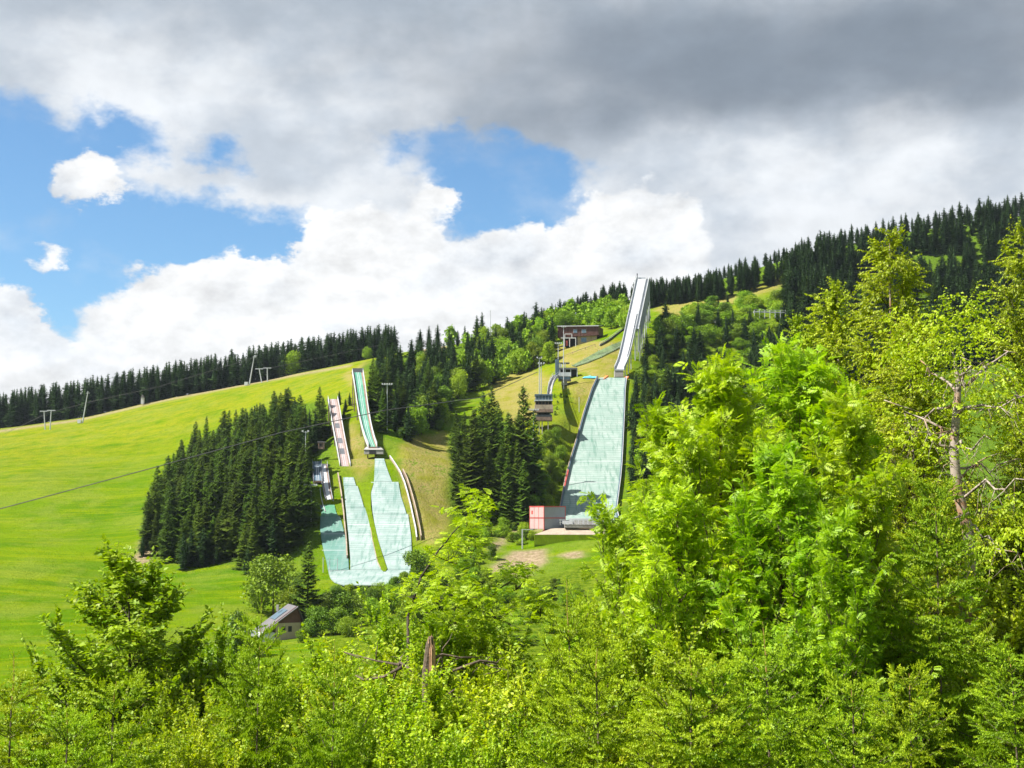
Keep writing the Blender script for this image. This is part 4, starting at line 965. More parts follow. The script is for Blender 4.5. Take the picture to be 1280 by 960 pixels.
def scatter(tv, tf, pos, X, Z, sc):
    tv = np.asarray(tv, float); tf = np.asarray(tf)
    X = X / (np.linalg.norm(X, axis=1, keepdims=True) + 1e-9)
    Y = np.cross(Z, X); Y /= (np.linalg.norm(Y, axis=1, keepdims=True) + 1e-9); Z = np.cross(X, Y)
    sc = np.broadcast_to(np.asarray(sc, float), (len(pos),))[:, None, None]
    V = pos[:, None] + sc * (tv[None, :, 0:1] * X[:, None] + tv[None, :, 1:2] * Y[:, None] + tv[None, :, 2:3] * Z[:, None])
    Fc = tf[None] + (np.arange(len(pos)) * len(tv))[:, None, None]
    return V.reshape(-1, 3), Fc.reshape(-1, tf.shape[1])

def far_spruce(seed, Hh=20.0, Rr=3.1, whorls=26, per=10, side=5, pw=0.76, fat=1.0, core=0.0):
    r = np.random.default_rng(seed); tris = []
    ph = r.uniform(0, 6.28, 4)
    lean_a = r.uniform(0, 6.28)
    for w in range(whorls):
        t_ = (w + 0.3) / whorls; z0 = Hh * (0.04 + 0.955 * t_ ** 0.92)
        n = max(4, int(round(per * (1 - 0.55 * t_))))
        a0 = r.uniform(0, 6.28); wl = r.uniform(0.78, 1.18)
        for k in range(n):
            a = a0 + 6.283 * k / n + r.normal(0, 0.22)
            L = Rr * (1 - t_) ** pw * r.uniform(0.55, 1.28) * wl * (1 + 0.16 * math.sin(2 * a + ph[0] + 9 * t_) + 0.12 * math.sin(a + ph[1] + 17 * t_)) * (1 + 0.10 * math.cos(a - lean_a)) + 0.12
            if r.random() < 0.07: L *= 0.5
            if t_ < 0.12: L *= 0.75
            sl = -0.30 + 0.75 * t_ + r.normal(0, 0.07)
            d = np.array([math.cos(a), math.sin(a), 0.0]); sdv = np.array([-d[1], d[0], 0.0]); zb = z0 + r.normal(0, 0.16)
            def sp(s): return d * L * s + np.array([0, 0, zb + sl * L * s + 0.20 * L * s * s])
            for q in range(side):
                s = 0.22 + 0.66 * (q + r.uniform(0, 0.6)) / side
                w_ = (0.58 * L * (1.08 - s) + 0.26) * r.uniform(0.8, 1.25) * fat
                for sg in (-1, 1):
                    a1 = sp(s); tip = a1 + sdv * sg * w_ + d * w_ * 0.62 + np.array([0, 0, -0.30 * w_ - r.uniform(0, 0.25)])
                    tris.append((a1 - d * 0.30 * w_, a1 + d * 0.34 * w_ + np.array([0, 0, -0.12]), tip))
            tris.append((sp(0.72) + sdv * 0.16 * L * 0.6, sp(0.72) - sdv * 0.16 * L * 0.6, sp(1.0) + np.array([0, 0, -0.04 * L])))
    for k in range(3):
        a = k * 2.09; e = np.array([math.cos(a), math.sin(a), 0]) * 0.16
        tris.append((np.array([0, 0, Hh * 0.93]) + e, np.array([0, 0, Hh * 0.93]) - e * 0.5, np.array([0, 0, Hh * 1.02])))
    if core:      # the close inner mass of twigs round the stem
        zs = [0.05, 0.3, 0.6, 0.97]; rs = [0.55, 0.8, 0.5, 0.03]
        for a_ in range(3):
            for k in range(7):
                q = [np.array([math.cos(6.283 * kk / 7) * Rr * core * rr_, math.sin(6.283 * kk / 7) * Rr * core * rr_, Hh * zz]) * (1 + 0.12 * math.sin(kk * 3.1 + zz * 20) * np.array([1, 1, 0])) for kk, rr_, zz in ((k, rs[a_], zs[a_]), (k + 1, rs[a_], zs[a_]), (k + 1, rs[a_ + 1], zs[a_ + 1]), (k, rs[a_ + 1], zs[a_ + 1]))]
                tris.append((q[0], q[1], q[2])); tris.append((q[0], q[2], q[3]))
    V = np.array(tris).reshape(-1, 3)
    return V, np.arange(len(V)).reshape(-1, 3)
def trunk_mesh(name, h, r0, mat, r1=None, sides=6):
    b = MB(); b.tube([(0, 0, -0.8), (0, 0, h * 0.5), (0, 0, h)], [r0, r0 * 0.6, r1 or r0 * 0.12], sides)
    me = bpy.data.meshes.new(name); me.from_pydata([tuple(v) for v in b.v], [], b.f); me.materials.append(mat); return me

def lobed_crown(seed, Rw=4.0, Hc=8.0, lobes=22, n=5200, leaf=0.33, z0=1.2):
    r = np.random.default_rng(seed)
    C = []; S = []
    for i in range(lobes):
        t_ = r.uniform(0.08, 0.92); env = math.sin(math.pi * min(1, (t_ * 0.80 + 0.16))) ** 0.7
        a = r.uniform(0, 6.28); q = Rw * env * r.uniform(0.25, 0.85)
        C.append((q * math.cos(a), q * math.sin(a), z0 + Hc * t_)); S.append(Rw * r.uniform(0.26, 0.46))
    C.append((r.normal(0, .4), r.normal(0, .4), z0 + Hc * 0.93)); S.append(Rw * 0.25)
    C = np.array(C); S = np.array(S)
    i = r.choice(len(C), n, p=S ** 2 / (S ** 2).sum())
    d = unit(r.normal(size=(n, 3))); rad = S[i] * (1.0 - 0.5 * r.random(n) ** 2.2) * (1 + 0.55 * r.random(n) ** 4)
    P = C[i] + d * rad[:, None] * np.array([1, 1, 0.85])
    Z = unit(d + r.normal(0, 0.55, (n, 3)) + np.array([0, 0, 0.5])); X = unit(r.normal(size=(n, 3)))
    tv = [(-0.5, -0.28, 0), (0.1, -0.5, 0.08), (0.55, 0.1, 0), (-0.05, 0.48, 0.1)]
    return scatter(tv, [[0, 1, 2, 3]], P, X, Z, leaf * r.uniform(0.6, 1.35, n))

# -- prototypes of far and middle distance trees (height 20 m spruce, 9 m broadleaf; scaled per tree)
SPR = [raw_mesh('crown', *far_spruce(100 + i, Rr=3.3 + 0.26 * i, per=11 + i % 2, side=6), M['spruce']) for i in range(6)]
SPRF = [raw_mesh('crown', *far_spruce(130 + i, Rr=3.9 + 0.25 * i, whorls=28, per=12, side=5, pw=0.72, fat=1.1, core=0.45), M['spruce_far']) for i in range(5)]
STR = trunk_mesh('trunk', 19.0, 0.24, M['darkbark'])
DEC = [raw_mesh('crown', *lobed_crown(200 + i, 3.3 + 0.35 * i, 8.2 - 0.2 * i), M['decid']) for i in range(5)]
BSH = [raw_mesh('crown', *lobed_crown(220 + i, 3.4 + 0.3 * i, 8.0), M['bush']) for i in range(4)]
DTR = trunk_mesh('trunk', 7.0, 0.2, M['bark'])
def put_tree(name, crowns, trunk, Hn, pos, h, label, cat, group, wf=1.0, i=None):
    e = thing(name, (pos[0], pos[1], pos[2] - 0.3), label, cat, group)
    e.rotation_euler = (rng.normal(0, 0.015), rng.normal(0, 0.015), rng.uniform(0, 6.28))
    s = h / Hn; e.scale = (s * wf, s * wf, s)
    link(bpy.data.objects.new('crown', crowns[(int(rng.integers(0, 99)) if i is None else i) % len(crowns)]), e)
    link(bpy.data.objects.new('trunk', trunk), e)
    return e
SPRUCES = []   # (height px, position, height, far?, label, group)
def spruce(u, vtop, pos, label, group, far=False, hmin=5.0, wf=None):
    d = pos[1]; h = W(u, vtop, d)[2] - pos[2]
    h = max(h, hmin)
    SPRUCES.append((h / d, pos, h, far, label, group, wf or rng.uniform(0.78, 1.25)))
NB = [0]; BROADS = []
def broad(pos, h, label, group, kind='decid', wf=None, name=None, cat=None):
    NB[0] += 1
    if group and name is None and h > 5:
        BROADS.append((h * (wf or 1.0) / pos[1], pos, h, label, group, kind, wf or rng.uniform(0.85, 1.2))); return
    return put_tree(name or ('broadleaf_tree' if h > 5 else 'bush'), DEC if kind == 'decid' else BSH, DTR, 9.2 + 0.8, pos, h, label, cat or ('tree' if h > 5 else 'bush'), group, wf or rng.uniform(0.85, 1.2))

def jit(s): return rng.normal(0, s)
# 1 far treeline along the meadow ridge
def I(u, xs, ys): return float(np.interp(u, xs, ys))
for row, (dd, n) in enumerate(((20, 84), (32, 66), (46, 56))):
    for k in range(n):
        u = -25 + 515 * (k + 0.5) / n + jit(2.6)
        base = I(u, [-50, 0, 100, 200, 300, 380, 450, 520], [546, 538, 524, 500, 481, 466, 453, 440])
        top = I(u, [-30, 0, 20, 80, 180, 300, 400, 440, 485, 520], [496, 490, 486, 476, 458, 436, 418, 410, 405, 409]) + abs(jit(7)) - 2.5 - 0.8 * row
        if 470 < u and row == 0: top -= 0
        p = on(u, 684 + dd + jit(4))
        seg = 'left of the T-shaped lift masts' if u < 62 else 'between T-shaped masts and thin leaning mast' if u < 110 else 'between the two leaning lift masts' if u < 305 else 'by the lone pale green tree' if u < 385 else 'at the high right end above the small ski jumps'
        g = 'spruces of the ridge treeline ' + seg
        spruce(u, top, p, ('front-row dark ridge spruce ' if row == 0 else 'dark spruce inside the ridge treeline ') + seg, g + (' front' if row == 0 else ' inside'), True)
# 2 stand left of the small ski jumps
poly_top = [(183, 650), (192, 615), (215, 560), (242, 518), (262, 510), (283, 492), (300, 488), (345, 478), (370, 470), (393, 470), (402, 500), (405, 540), (398, 560), (392, 610), (388, 640), (370, 640), (200, 650)]
cnt = 0
pts = []
for _ in range(9000):
    u, v = rng.uniform(183, 405), rng.uniform(545, 704)
    lo = I(u, [183, 205, 240, 300, 345, 390, 405], [690, 632, 586, 560, 540, 528, 538]); hi = I(u, [183, 200, 250, 300, 350, 375, 392, 405], [700, 704, 706, 706, 700, 680, 640, 600])
    if not lo < v < hi or (u > 386 and v > 566): continue
    p = hit(u, v, 300, 620)
    if p is None or any((p[0] - q[0]) ** 2 + (p[1] - q[1]) ** 2 < 4.4 ** 2 for q in pts): continue
    pts.append(p); hh = rng.uniform(13.0, 21.5) if v < 690 else rng.uniform(12, 19)
    if len(pts) > 235: break
    top = proj(p[0], p[1], p[2] + hh)[1]
    front = v > 690
    right = u > 330
    lab = 'dark spruce in the shaded front row of the dense stand' if front else ('dark spruce deep in the dense stand, right side by the jumps' if right else 'dark spruce deep in the dense stand, left side by the meadow')
    spruce(u, float(top), p, lab, 'stand spruces ' + ('front row' if front else 'right side' if right else 'left side'))
for k in range(26):
    s_ = rng.random(); u, v = (I(s_, [0, .35, .7, 1], [181, 186, 215, 262]), I(s_, [0, .35, .7, 1], [700, 660, 612, 572])) if k % 3 else (rng.uniform(195, 330), rng.uniform(703, 712))
    p = hit(u + jit(3), v + jit(3), 300, 620); spruce(u, v - rng.uniform(5, 13) * F / p[1], p, 'small dark spruce at the ragged left edge of the dense stand', 'small spruces at the ragged edge of the stand', hmin=4, wf=1.15)
for (u, vt, d, lb) in ((508, 503, 404, 'tall isolated spruce'), (424, 505, 470, ''), (383, 560, 380, ''), (375, 575, 372, '')):
    if lb == '': spruce(u, vt, on(u, d), 'slender spruce at the inner edge of the dense stand next to the jump inruns', 'slender spruces by the inruns', hmin=7)
for (u, vt, d) in ((437, 492, 452), (432, 498, 446), (430, 510, 437)):
    spruce(u, vt, on(u, d), 'small spruce standing in the gap between the two small jump inruns', 'small spruces between the inruns', hmin=5)
# 3 middle forest to the right of the small jumps
for k in range(64):
    for _ in range(30):
        u = rng.uniform(460, 572); v = rng.uniform(450, 552)
        lo = I(u, [460, 480, 572], [470, 452, 448]); hi = I(u, [460, 478, 500, 540, 572], [500, 540, 556, 540, 500])
        if lo < v < hi: break
    p = hit(u, v, 350, 660)
    if p is None: continue
    top = v - rng.uniform(13, 18.5) * F / p[1]
    top = max(top, I(u, [455, 470, 490, 520, 540, 572], [446, 430, 412, 425, 420, 430]))
    low = v > 505
    spruce(u, top, p, ('spruce low in the middle forest just right of the green-surfaced inrun' if low else 'spruce high in the middle forest above the green-surfaced inrun'), 'middle forest spruces ' + ('low' if low else 'high'))
for (u, vt, vb) in ((485, 404, 440), (525, 410, 440), (536, 406, 438), (547, 404, 437), (581, 406, 432), (596, 393, 430), (634, 398, 425), (572, 412, 432), (700, 372, 405), (690, 378, 407), (680, 384, 409), (658, 390, 412)):
    spruce(u, vt, on(u, 630, vb), 'pointed spruce rising alone on the skyline of the middle forest', 'lone skyline spruces')
mid = []
for k in range(120):
    u = rng.uniform(520, 694); lo = I(u, [520, 560, 600, 650, 694], [442, 436, 430, 420, 410]); hi = I(u, [520, 545, 600, 640, 660, 694], [545, 540, 490, 474, 466, 452])
    v = lo + (hi - lo) * rng.random() ** 0.8; mid.append((v, u))
for i, (v, u) in enumerate(sorted(mid)):
    p = hit(u, v, 350, 680)
    if p is None: continue
    front = v > I(u, [520, 545, 600, 640, 694], [530, 525, 476, 462, 440])
    if rng.random() < (0.42 if u < 620 else 0.22):
        spruce(u, v - rng.uniform(13, 18) * F / p[1], p, 'spruce mixed in among bright broadleaf trees of the middle forest', 'spruces among middle broadleaf trees'); continue
    h = rng.uniform(8.5, 13.5)
    broad(p, h, 'bright broadleaf tree ' + ('at the lower middle forest edge by the mown slope' if front else 'inside the middle forest below the skyline'), 'middle forest broadleaf ' + ('edge' if front else 'inside'), 'decid' if rng.random() < 0.7 else 'bush', rng.uniform(0.7, 0.95))
# skyline bushes left and behind the brown lodge
for k in range(60):
    u = rng.uniform(640, 790); v = I(u, [640, 700, 790], [424, 410, 412]) - rng.uniform(0, 22) * (1 if u > 690 else 0.3)
    p = hit(u, v, 500, 720) 
    if p is None: p = on(u, 612 + rng.uniform(-10, 30))
    if 690 < u < 762 and p[1] < 560: continue
    broad(p, rng.uniform(5.5, 10.5), 'light green broadleaf tree on the rise behind the brown lodge', 'light trees behind the brown lodge', 'decid')
# 4 dark group in front of the tall floodlight mast
for (u, vt, d) in ((655, 477, 402), (614, 479, 412), (604, 486, 418), (592, 508, 410), (580, 512, 420), (573, 525, 405), (668, 512, 398), (640, 520, 404), (628, 512, 410), (632, 536, 396), (648, 545, 394),
                   (612, 545, 398), (596, 560, 394), (622, 500, 425), (584, 560, 392), (650, 510, 408), (572, 560, 396), (636, 562, 388), (655, 570, 386)):
    p = on(u, d, 600)
    spruce(u, vt, p, 'tall dark spruce in the close group left of the judges tower', 'tall spruces left of the judges tower', wf=0.92)
for k in range(9):
    u = rng.uniform(568, 662); spruce(u, rng.uniform(500, 560), on(u, rng.uniform(388, 425), 600), 'lower dark spruce filling the close group left of the judges tower', 'lower spruces left of the judges tower')
# 5 long right ridge
for row, dd in enumerate((0, 14, 28)):
    for k in range(50):
        u = 700 + 640 * (k + 0.5) / 50 + jit(4)
        base_d = I(u, [700, 760, 900, 1050, 1280], [640, 655, 668, 690, 712]) + dd + jit(3)
        top = I(u, [690, 720, 760, 800, 860, 905, 950, 970, 1000, 1050, 1130, 1180, 1250, 1300], [376, 366, 352, 344, 342, 330, 318, 322, 298, 285, 268, 262, 245, 240]) + abs(jit(9)) - 1.2 * row
        if row == 0 and 800 < u < 985 and rng.random() < 0.25: continue
        p = on(u, base_d)
        seg = 'from the big inrun top to the open pale slope' if u < 900 else 'above the open pale slope' if u < 1000 else 'above the foreground birches'
        spruce(u, top, p, 'dark spruce of the long right ridge treeline ' + seg, 'right ridge spruces ' + seg, True, hmin=8)
for k in range(150):
    u = rng.uniform(690, 1000); v = I(u, [690, 760, 820, 900, 985, 1000], [398, 392, 384, 375, 352, 352]) - rng.uniform(0, 14)
    if u < 800: v -= 8
    p = hit(u, v, 500, 760)
    if p is None: p = on(u, 665 + rng.uniform(0, 20))
    top = v - rng.uniform(14, 21.5) * F / p[1]
    top = max(top, I(u, [690, 720, 760, 800, 860, 905, 950, 970, 1000], [380, 368, 354, 346, 343, 332, 320, 324, 300]) + abs(jit(8)))
    spruce(u, top, p, 'dark spruce in the lower edge of the ridge treeline above the pale open slope', 'lower edge of the right ridge treeline', True)
for k in range(500):
    u = rng.uniform(985, 1300); v = I(u, [985, 1050, 1150, 1280], [368, 340, 322, 300]) + rng.uniform(-22, 85 if u < 1060 else 150)
    if 1010 < u < 1090 and 352 < v < 380 and rng.random() < .8: continue
    if 1140 < u < 1185 and 322 < v < 352: continue
    if 1145 < u < 1200 and 262 < v < 285: continue
    p = hit(u, v, 450, 720)
    if p is None: continue
    spruce(u, v - rng.uniform(13, 20) * F / p[1], p, 'spruce on the right-hand slope below the ridge, behind the birches', 'right slope spruces', rng.random() < 0.4)
for (u, vt, d) in ((900, 400, 590), (912, 378, 596), (938, 382, 585), (946, 388, 575), (890, 405, 580), (812, 378, 560), (809, 385, 556)):
    spruce(u, vt + 6, on(u, d), 'single small spruce standing on the open pale slope right of the big inrun', 'single spruces on the pale slope', hmin=6)
# 6 slope right of the large jump: bushes with dark spruces
for k in range(520):
    u = rng.uniform(800, 1060); v = 376 + 224 * rng.random() ** 1.25
    if v < I(u, [800, 830, 870, 930, 990], [442, 404, 389, 383, 376]): continue
    if u < I(v, [400, 470, 500, 600], [805, 806, 790, 790]): continue
    p = hit(u, v, 380, 640)
    if p is None: continue
    if v > 445 and u < 905 and rng.random() < 0.62:
        spruce(u, v - rng.uniform(10, 17) * F / p[1], p, 'dark spruce on the lower slope right of the large landing slope', 'lower slope spruces right of the landing'); continue
    if v > 400 and rng.random() < 0.16:
        spruce(u, v - rng.uniform(9, 15) * F / p[1], p, 'dark spruce scattered among the leafy trees right of the big inrun', 'scattered spruces right of the big inrun'); continue
    upper = v < 450
    broad(p, rng.uniform(4.5, 9.0), ('leafy green tree high on the slope right of the big inrun' if upper else 'leafy green tree low on the slope right of the landing slope'), 'right slope broadleaf ' + ('upper' if upper else 'lower'), 'decid' if rng.random() < 0.6 else 'bush', rng.uniform(1.1, 1.6))
for k in range(118):
    c_ = [(812, 490, 16, 22), (850, 470, 26, 40), (895, 455, 26, 22), (950, 440, 32, 34), (985, 420, 30, 30), (838, 540, 18, 40)][k % 6]
    u, v = c_[0] + jit(c_[2] * 0.5), c_[1] + jit(c_[3] * 0.5) + 32
    if u < 790: u = 790 + abs(jit(4))
    p = hit(u, v, 380, 640)
    if p is None: continue
    spruce(u, v - rng.uniform(9, 15) * F / p[1], p, 'dark spruce among the bushes right of the large landing slope', 'spruces right of the landing slope')
for k in range(9):
    v = 492 + k * 14; u = I(v, [480, 520, 560, 620], [790, 787, 786, 783]) + 4 + abs(jit(3))
    p = hit(u, v + 10, 380, 560)
    if p is not None: spruce(u, v + 10 - rng.uniform(9, 12) * F / p[1], p, 'dark spruce in the hedge-like row right beside the large landing slope', 'row of spruces beside the landing slope', hmin=8, wf=0.9)
for k in range(26):
    u = rng.uniform(980, 1075); v = rng.uniform(345, 405); p = hit(u, v, 450, 720)
    if p is not None: spruce(u, v - rng.uniform(13, 19) * F / p[1], p, 'spruce in the dark block at the right end of the pale slope', 'dark block at the end of the pale slope')
# 7 valley bottom
broad(on(347, 300), 15.5, 'big round grey-green tree beside the dark conifer, left of the jump outrun', None, 'bush', 1.12, 'broadleaf_tree', 'tree')
broad(on(372, 292), 9.5, 'smaller green tree right behind the valley house', None, 'decid', 1.0, 'broadleaf_tree', 'tree')
spruce(388, 672, on(388, 283), 'single broad dark spruce between the round tree and the jump outrun', None, wf=1.15)
broad(on(303, 248), 10.0, 'slim young tree on the meadow left of the valley house', None, 'bush', 0.62, 'broadleaf_tree', 'tree')
for (u, d, h, kk) in ((415, 290, 8, 'bush'), (430, 285, 9, 'bush'), (445, 292, 7, 'bush'), (400, 272, 7, 'bush'), (425, 272, 6.5, 'bush'), (470, 296, 6, 'decid'), (490, 304, 5.5, 'decid'), (505, 310, 6, 'decid'), (455, 302, 5, 'decid'),
                      (520, 300, 9, 'bush'), (535, 296, 10, 'bush'), (515, 286, 8, 'decid'), (545, 305, 9, 'bush'), (560, 312, 6, 'decid'), (440, 268, 5, 'decid'),
                      (523, 330, 10, 'bush'), (440, 322, 4.4, 'decid'), (458, 320, 4.2, 'bush'), (478, 321, 4.8, 'decid'), (495, 324, 5.0, 'bush'), (508, 328, 5, 'decid'), (425, 320, 4.6, 'bush'), (468, 318, 4.0, 'bush'), (486, 320, 4.4, 'decid'), (384, 264, 3.6, 'decid'), (580, 330, 6, 'decid'), (595, 340, 5.4, 'decid')):
    broad(on(u, d), h, 'leafy bush in the thicket below the small jump outrun', 'thicket below the small outrun', kk, 1.15, 'bush', 'bush')
broad(on(364, 700), 16, 'lone pale green broadleaf tree at the edge of the dark ridge treeline', None, 'decid', 0.85, 'broadleaf_tree', 'tree')
broad(on(459, 660), 8, 'small pale broadleaf tree at the upper end of the ridge meadow', None, 'decid', 0.9, 'broadleaf_tree', 'tree')
for (u, v, h) in ((684, 560, 7), (693, 552, 6), (700, 575, 6), (676, 575, 7), (688, 590, 6.5), (697, 600, 5), (680, 610, 6), (672, 625, 6), (690, 618, 5.2), (702, 590, 4.6), (685, 635, 5), (668, 640, 6),
                  (640, 655, 5), (655, 668, 4.5), (628, 672, 5), (615, 700, 5), (598, 695, 6), (585, 680, 7), (645, 678, 3.5), (665, 675, 3.6), (600, 680, 6), (590, 705, 5), (575, 700, 6)):
    p = hit(u, v, 300, 560)
    if p is not None: broad(p, h, 'leafy bush on the bank between the judges tower and the red-edged container', 'bushes on the bank under the judges tower', 'decid' if rng.random() < .65 else 'bush', 1.0, 'bush', 'bush')
for k in range(150):
    u, v = rng.uniform(525, 735), rng.uniform(728, 812)
    if rng.random() < 0.3: u, v = rng.uniform(575, 665), rng.uniform(650, 705)
    if u > 598 and 684 < v < 724: continue
    if 656 < u and 640 < v < 690: continue
    if u < 545 and v < 735: continue
    p = hit(u, v, 220, 420)
    if p is None: continue
    h = rng.uniform(1.5, 4.8) * (0.7 if p[1] < 290 else 1)
    broad(p, h, 'wild bush on the overgrown bank below the bare earth patch', 'wild bushes on the overgrown bank', 'decid' if rng.random() < .6 else 'bush', rng.uniform(1.0, 1.5), 'bush', 'bush')
for (u, v) in ((513 , 540), (505, 548), (530, 536), (550, 538)):
    p = hit(u, v, 380, 560); broad(p, 4.6, 'low bush at the top edge of the dry clearing', 'bushes at the top of the dry clearing', 'bush', 1.2, 'bush', 'bush')
for (u, v) in ((710, 489), (693, 497), (701, 497), (697, 504), (706, 504), (696, 512), (694, 519), (711, 493), (708, 497)):
    p = hit(u, v, 400, 560); broad(p, rng.uniform(1.3, 2.3), 'tiny dark shrub planted on the mown slope beside the judges tower', 'tiny shrubs beside the judges tower', 'bush', 0.7, 'shrub', 'shrub')
# emit broadleaf trees
BROADS.sort(key=lambda a: -a[0])
for (a, pos, h, label, group, kind, wf) in BROADS[:282]:
    put_tree('broadleaf_tree', DEC if kind == 'decid' else BSH, DTR, 10.0, pos, h, label, 'tree', group, wf)
if BROADS[282:]:
    lows = [lobed_crown(260 + i, 3.6, 8.2, n=480, leaf=1.0) for i in range(3)]; Vs_, Fs_, off = [], [], 0
    for i, (a, pos, h, label, group, kind, wf) in enumerate(BROADS[282:]):
        v, f = lows[i % 3]; an = rng.uniform(0, 6.28); s = h / 10.0; rot = np.array([[math.cos(an), -math.sin(an), 0], [math.sin(an), math.cos(an), 0], [0, 0, 1]])
        Vs_.append((v * (s * wf, s * wf, s)) @ rot.T + pos); Fs_.append(f + off); off += len(v)
    o = link(bpy.data.objects.new('undergrowth', raw_mesh('undergrowth', np.concatenate(Vs_), np.concatenate(Fs_), M['decid'])))
    tag(o, 'small leafy undergrowth between the broadleaf trees of the slopes', 'undergrowth', None, 'stuff')
# emit spruces
SPRUCES.sort(key=lambda a: -a[0])
for (a, pos, h, far, label, group, wf) in SPRUCES[:300]:
    put_tree('spruce_tree', SPRF if far else SPR, STR, 20.4, pos, h, label, 'tree', group, wf)
rest = SPRUCES[300:]
if rest:
    lows = [far_spruce(160 + i, Rr=4.0 + 0.25 * i, whorls=17, per=8, side=3, pw=0.72, fat=1.45, core=0.52) for i in range(3)]
    Vs_, Fs_, off = [], [], 0
    for i, (a, pos, h, far, label, group, wf) in enumerate(rest):
        v, f = lows[i % 3]; an = rng.uniform(0, 6.28); s = h / 20.4
        rot = np.array([[math.cos(an), -math.sin(an), 0], [math.sin(an), math.cos(an), 0], [0, 0, 1]])
        Vs_.append((v * (s * wf, s * wf, s)) @ rot.T + pos); Fs_.append(f + off); off += len(v)
    o = link(bpy.data.objects.new('distant_spruces', raw_mesh('distant_spruces', np.concatenate(Vs_), np.concatenate(Fs_), M['spruce_far'])))
    tag(o, 'mass of dark distant spruces filling the ridge treelines', 'spruce wood', None, 'stuff')
print('spruces', len(SPRUCES), 'broad', NB[0])
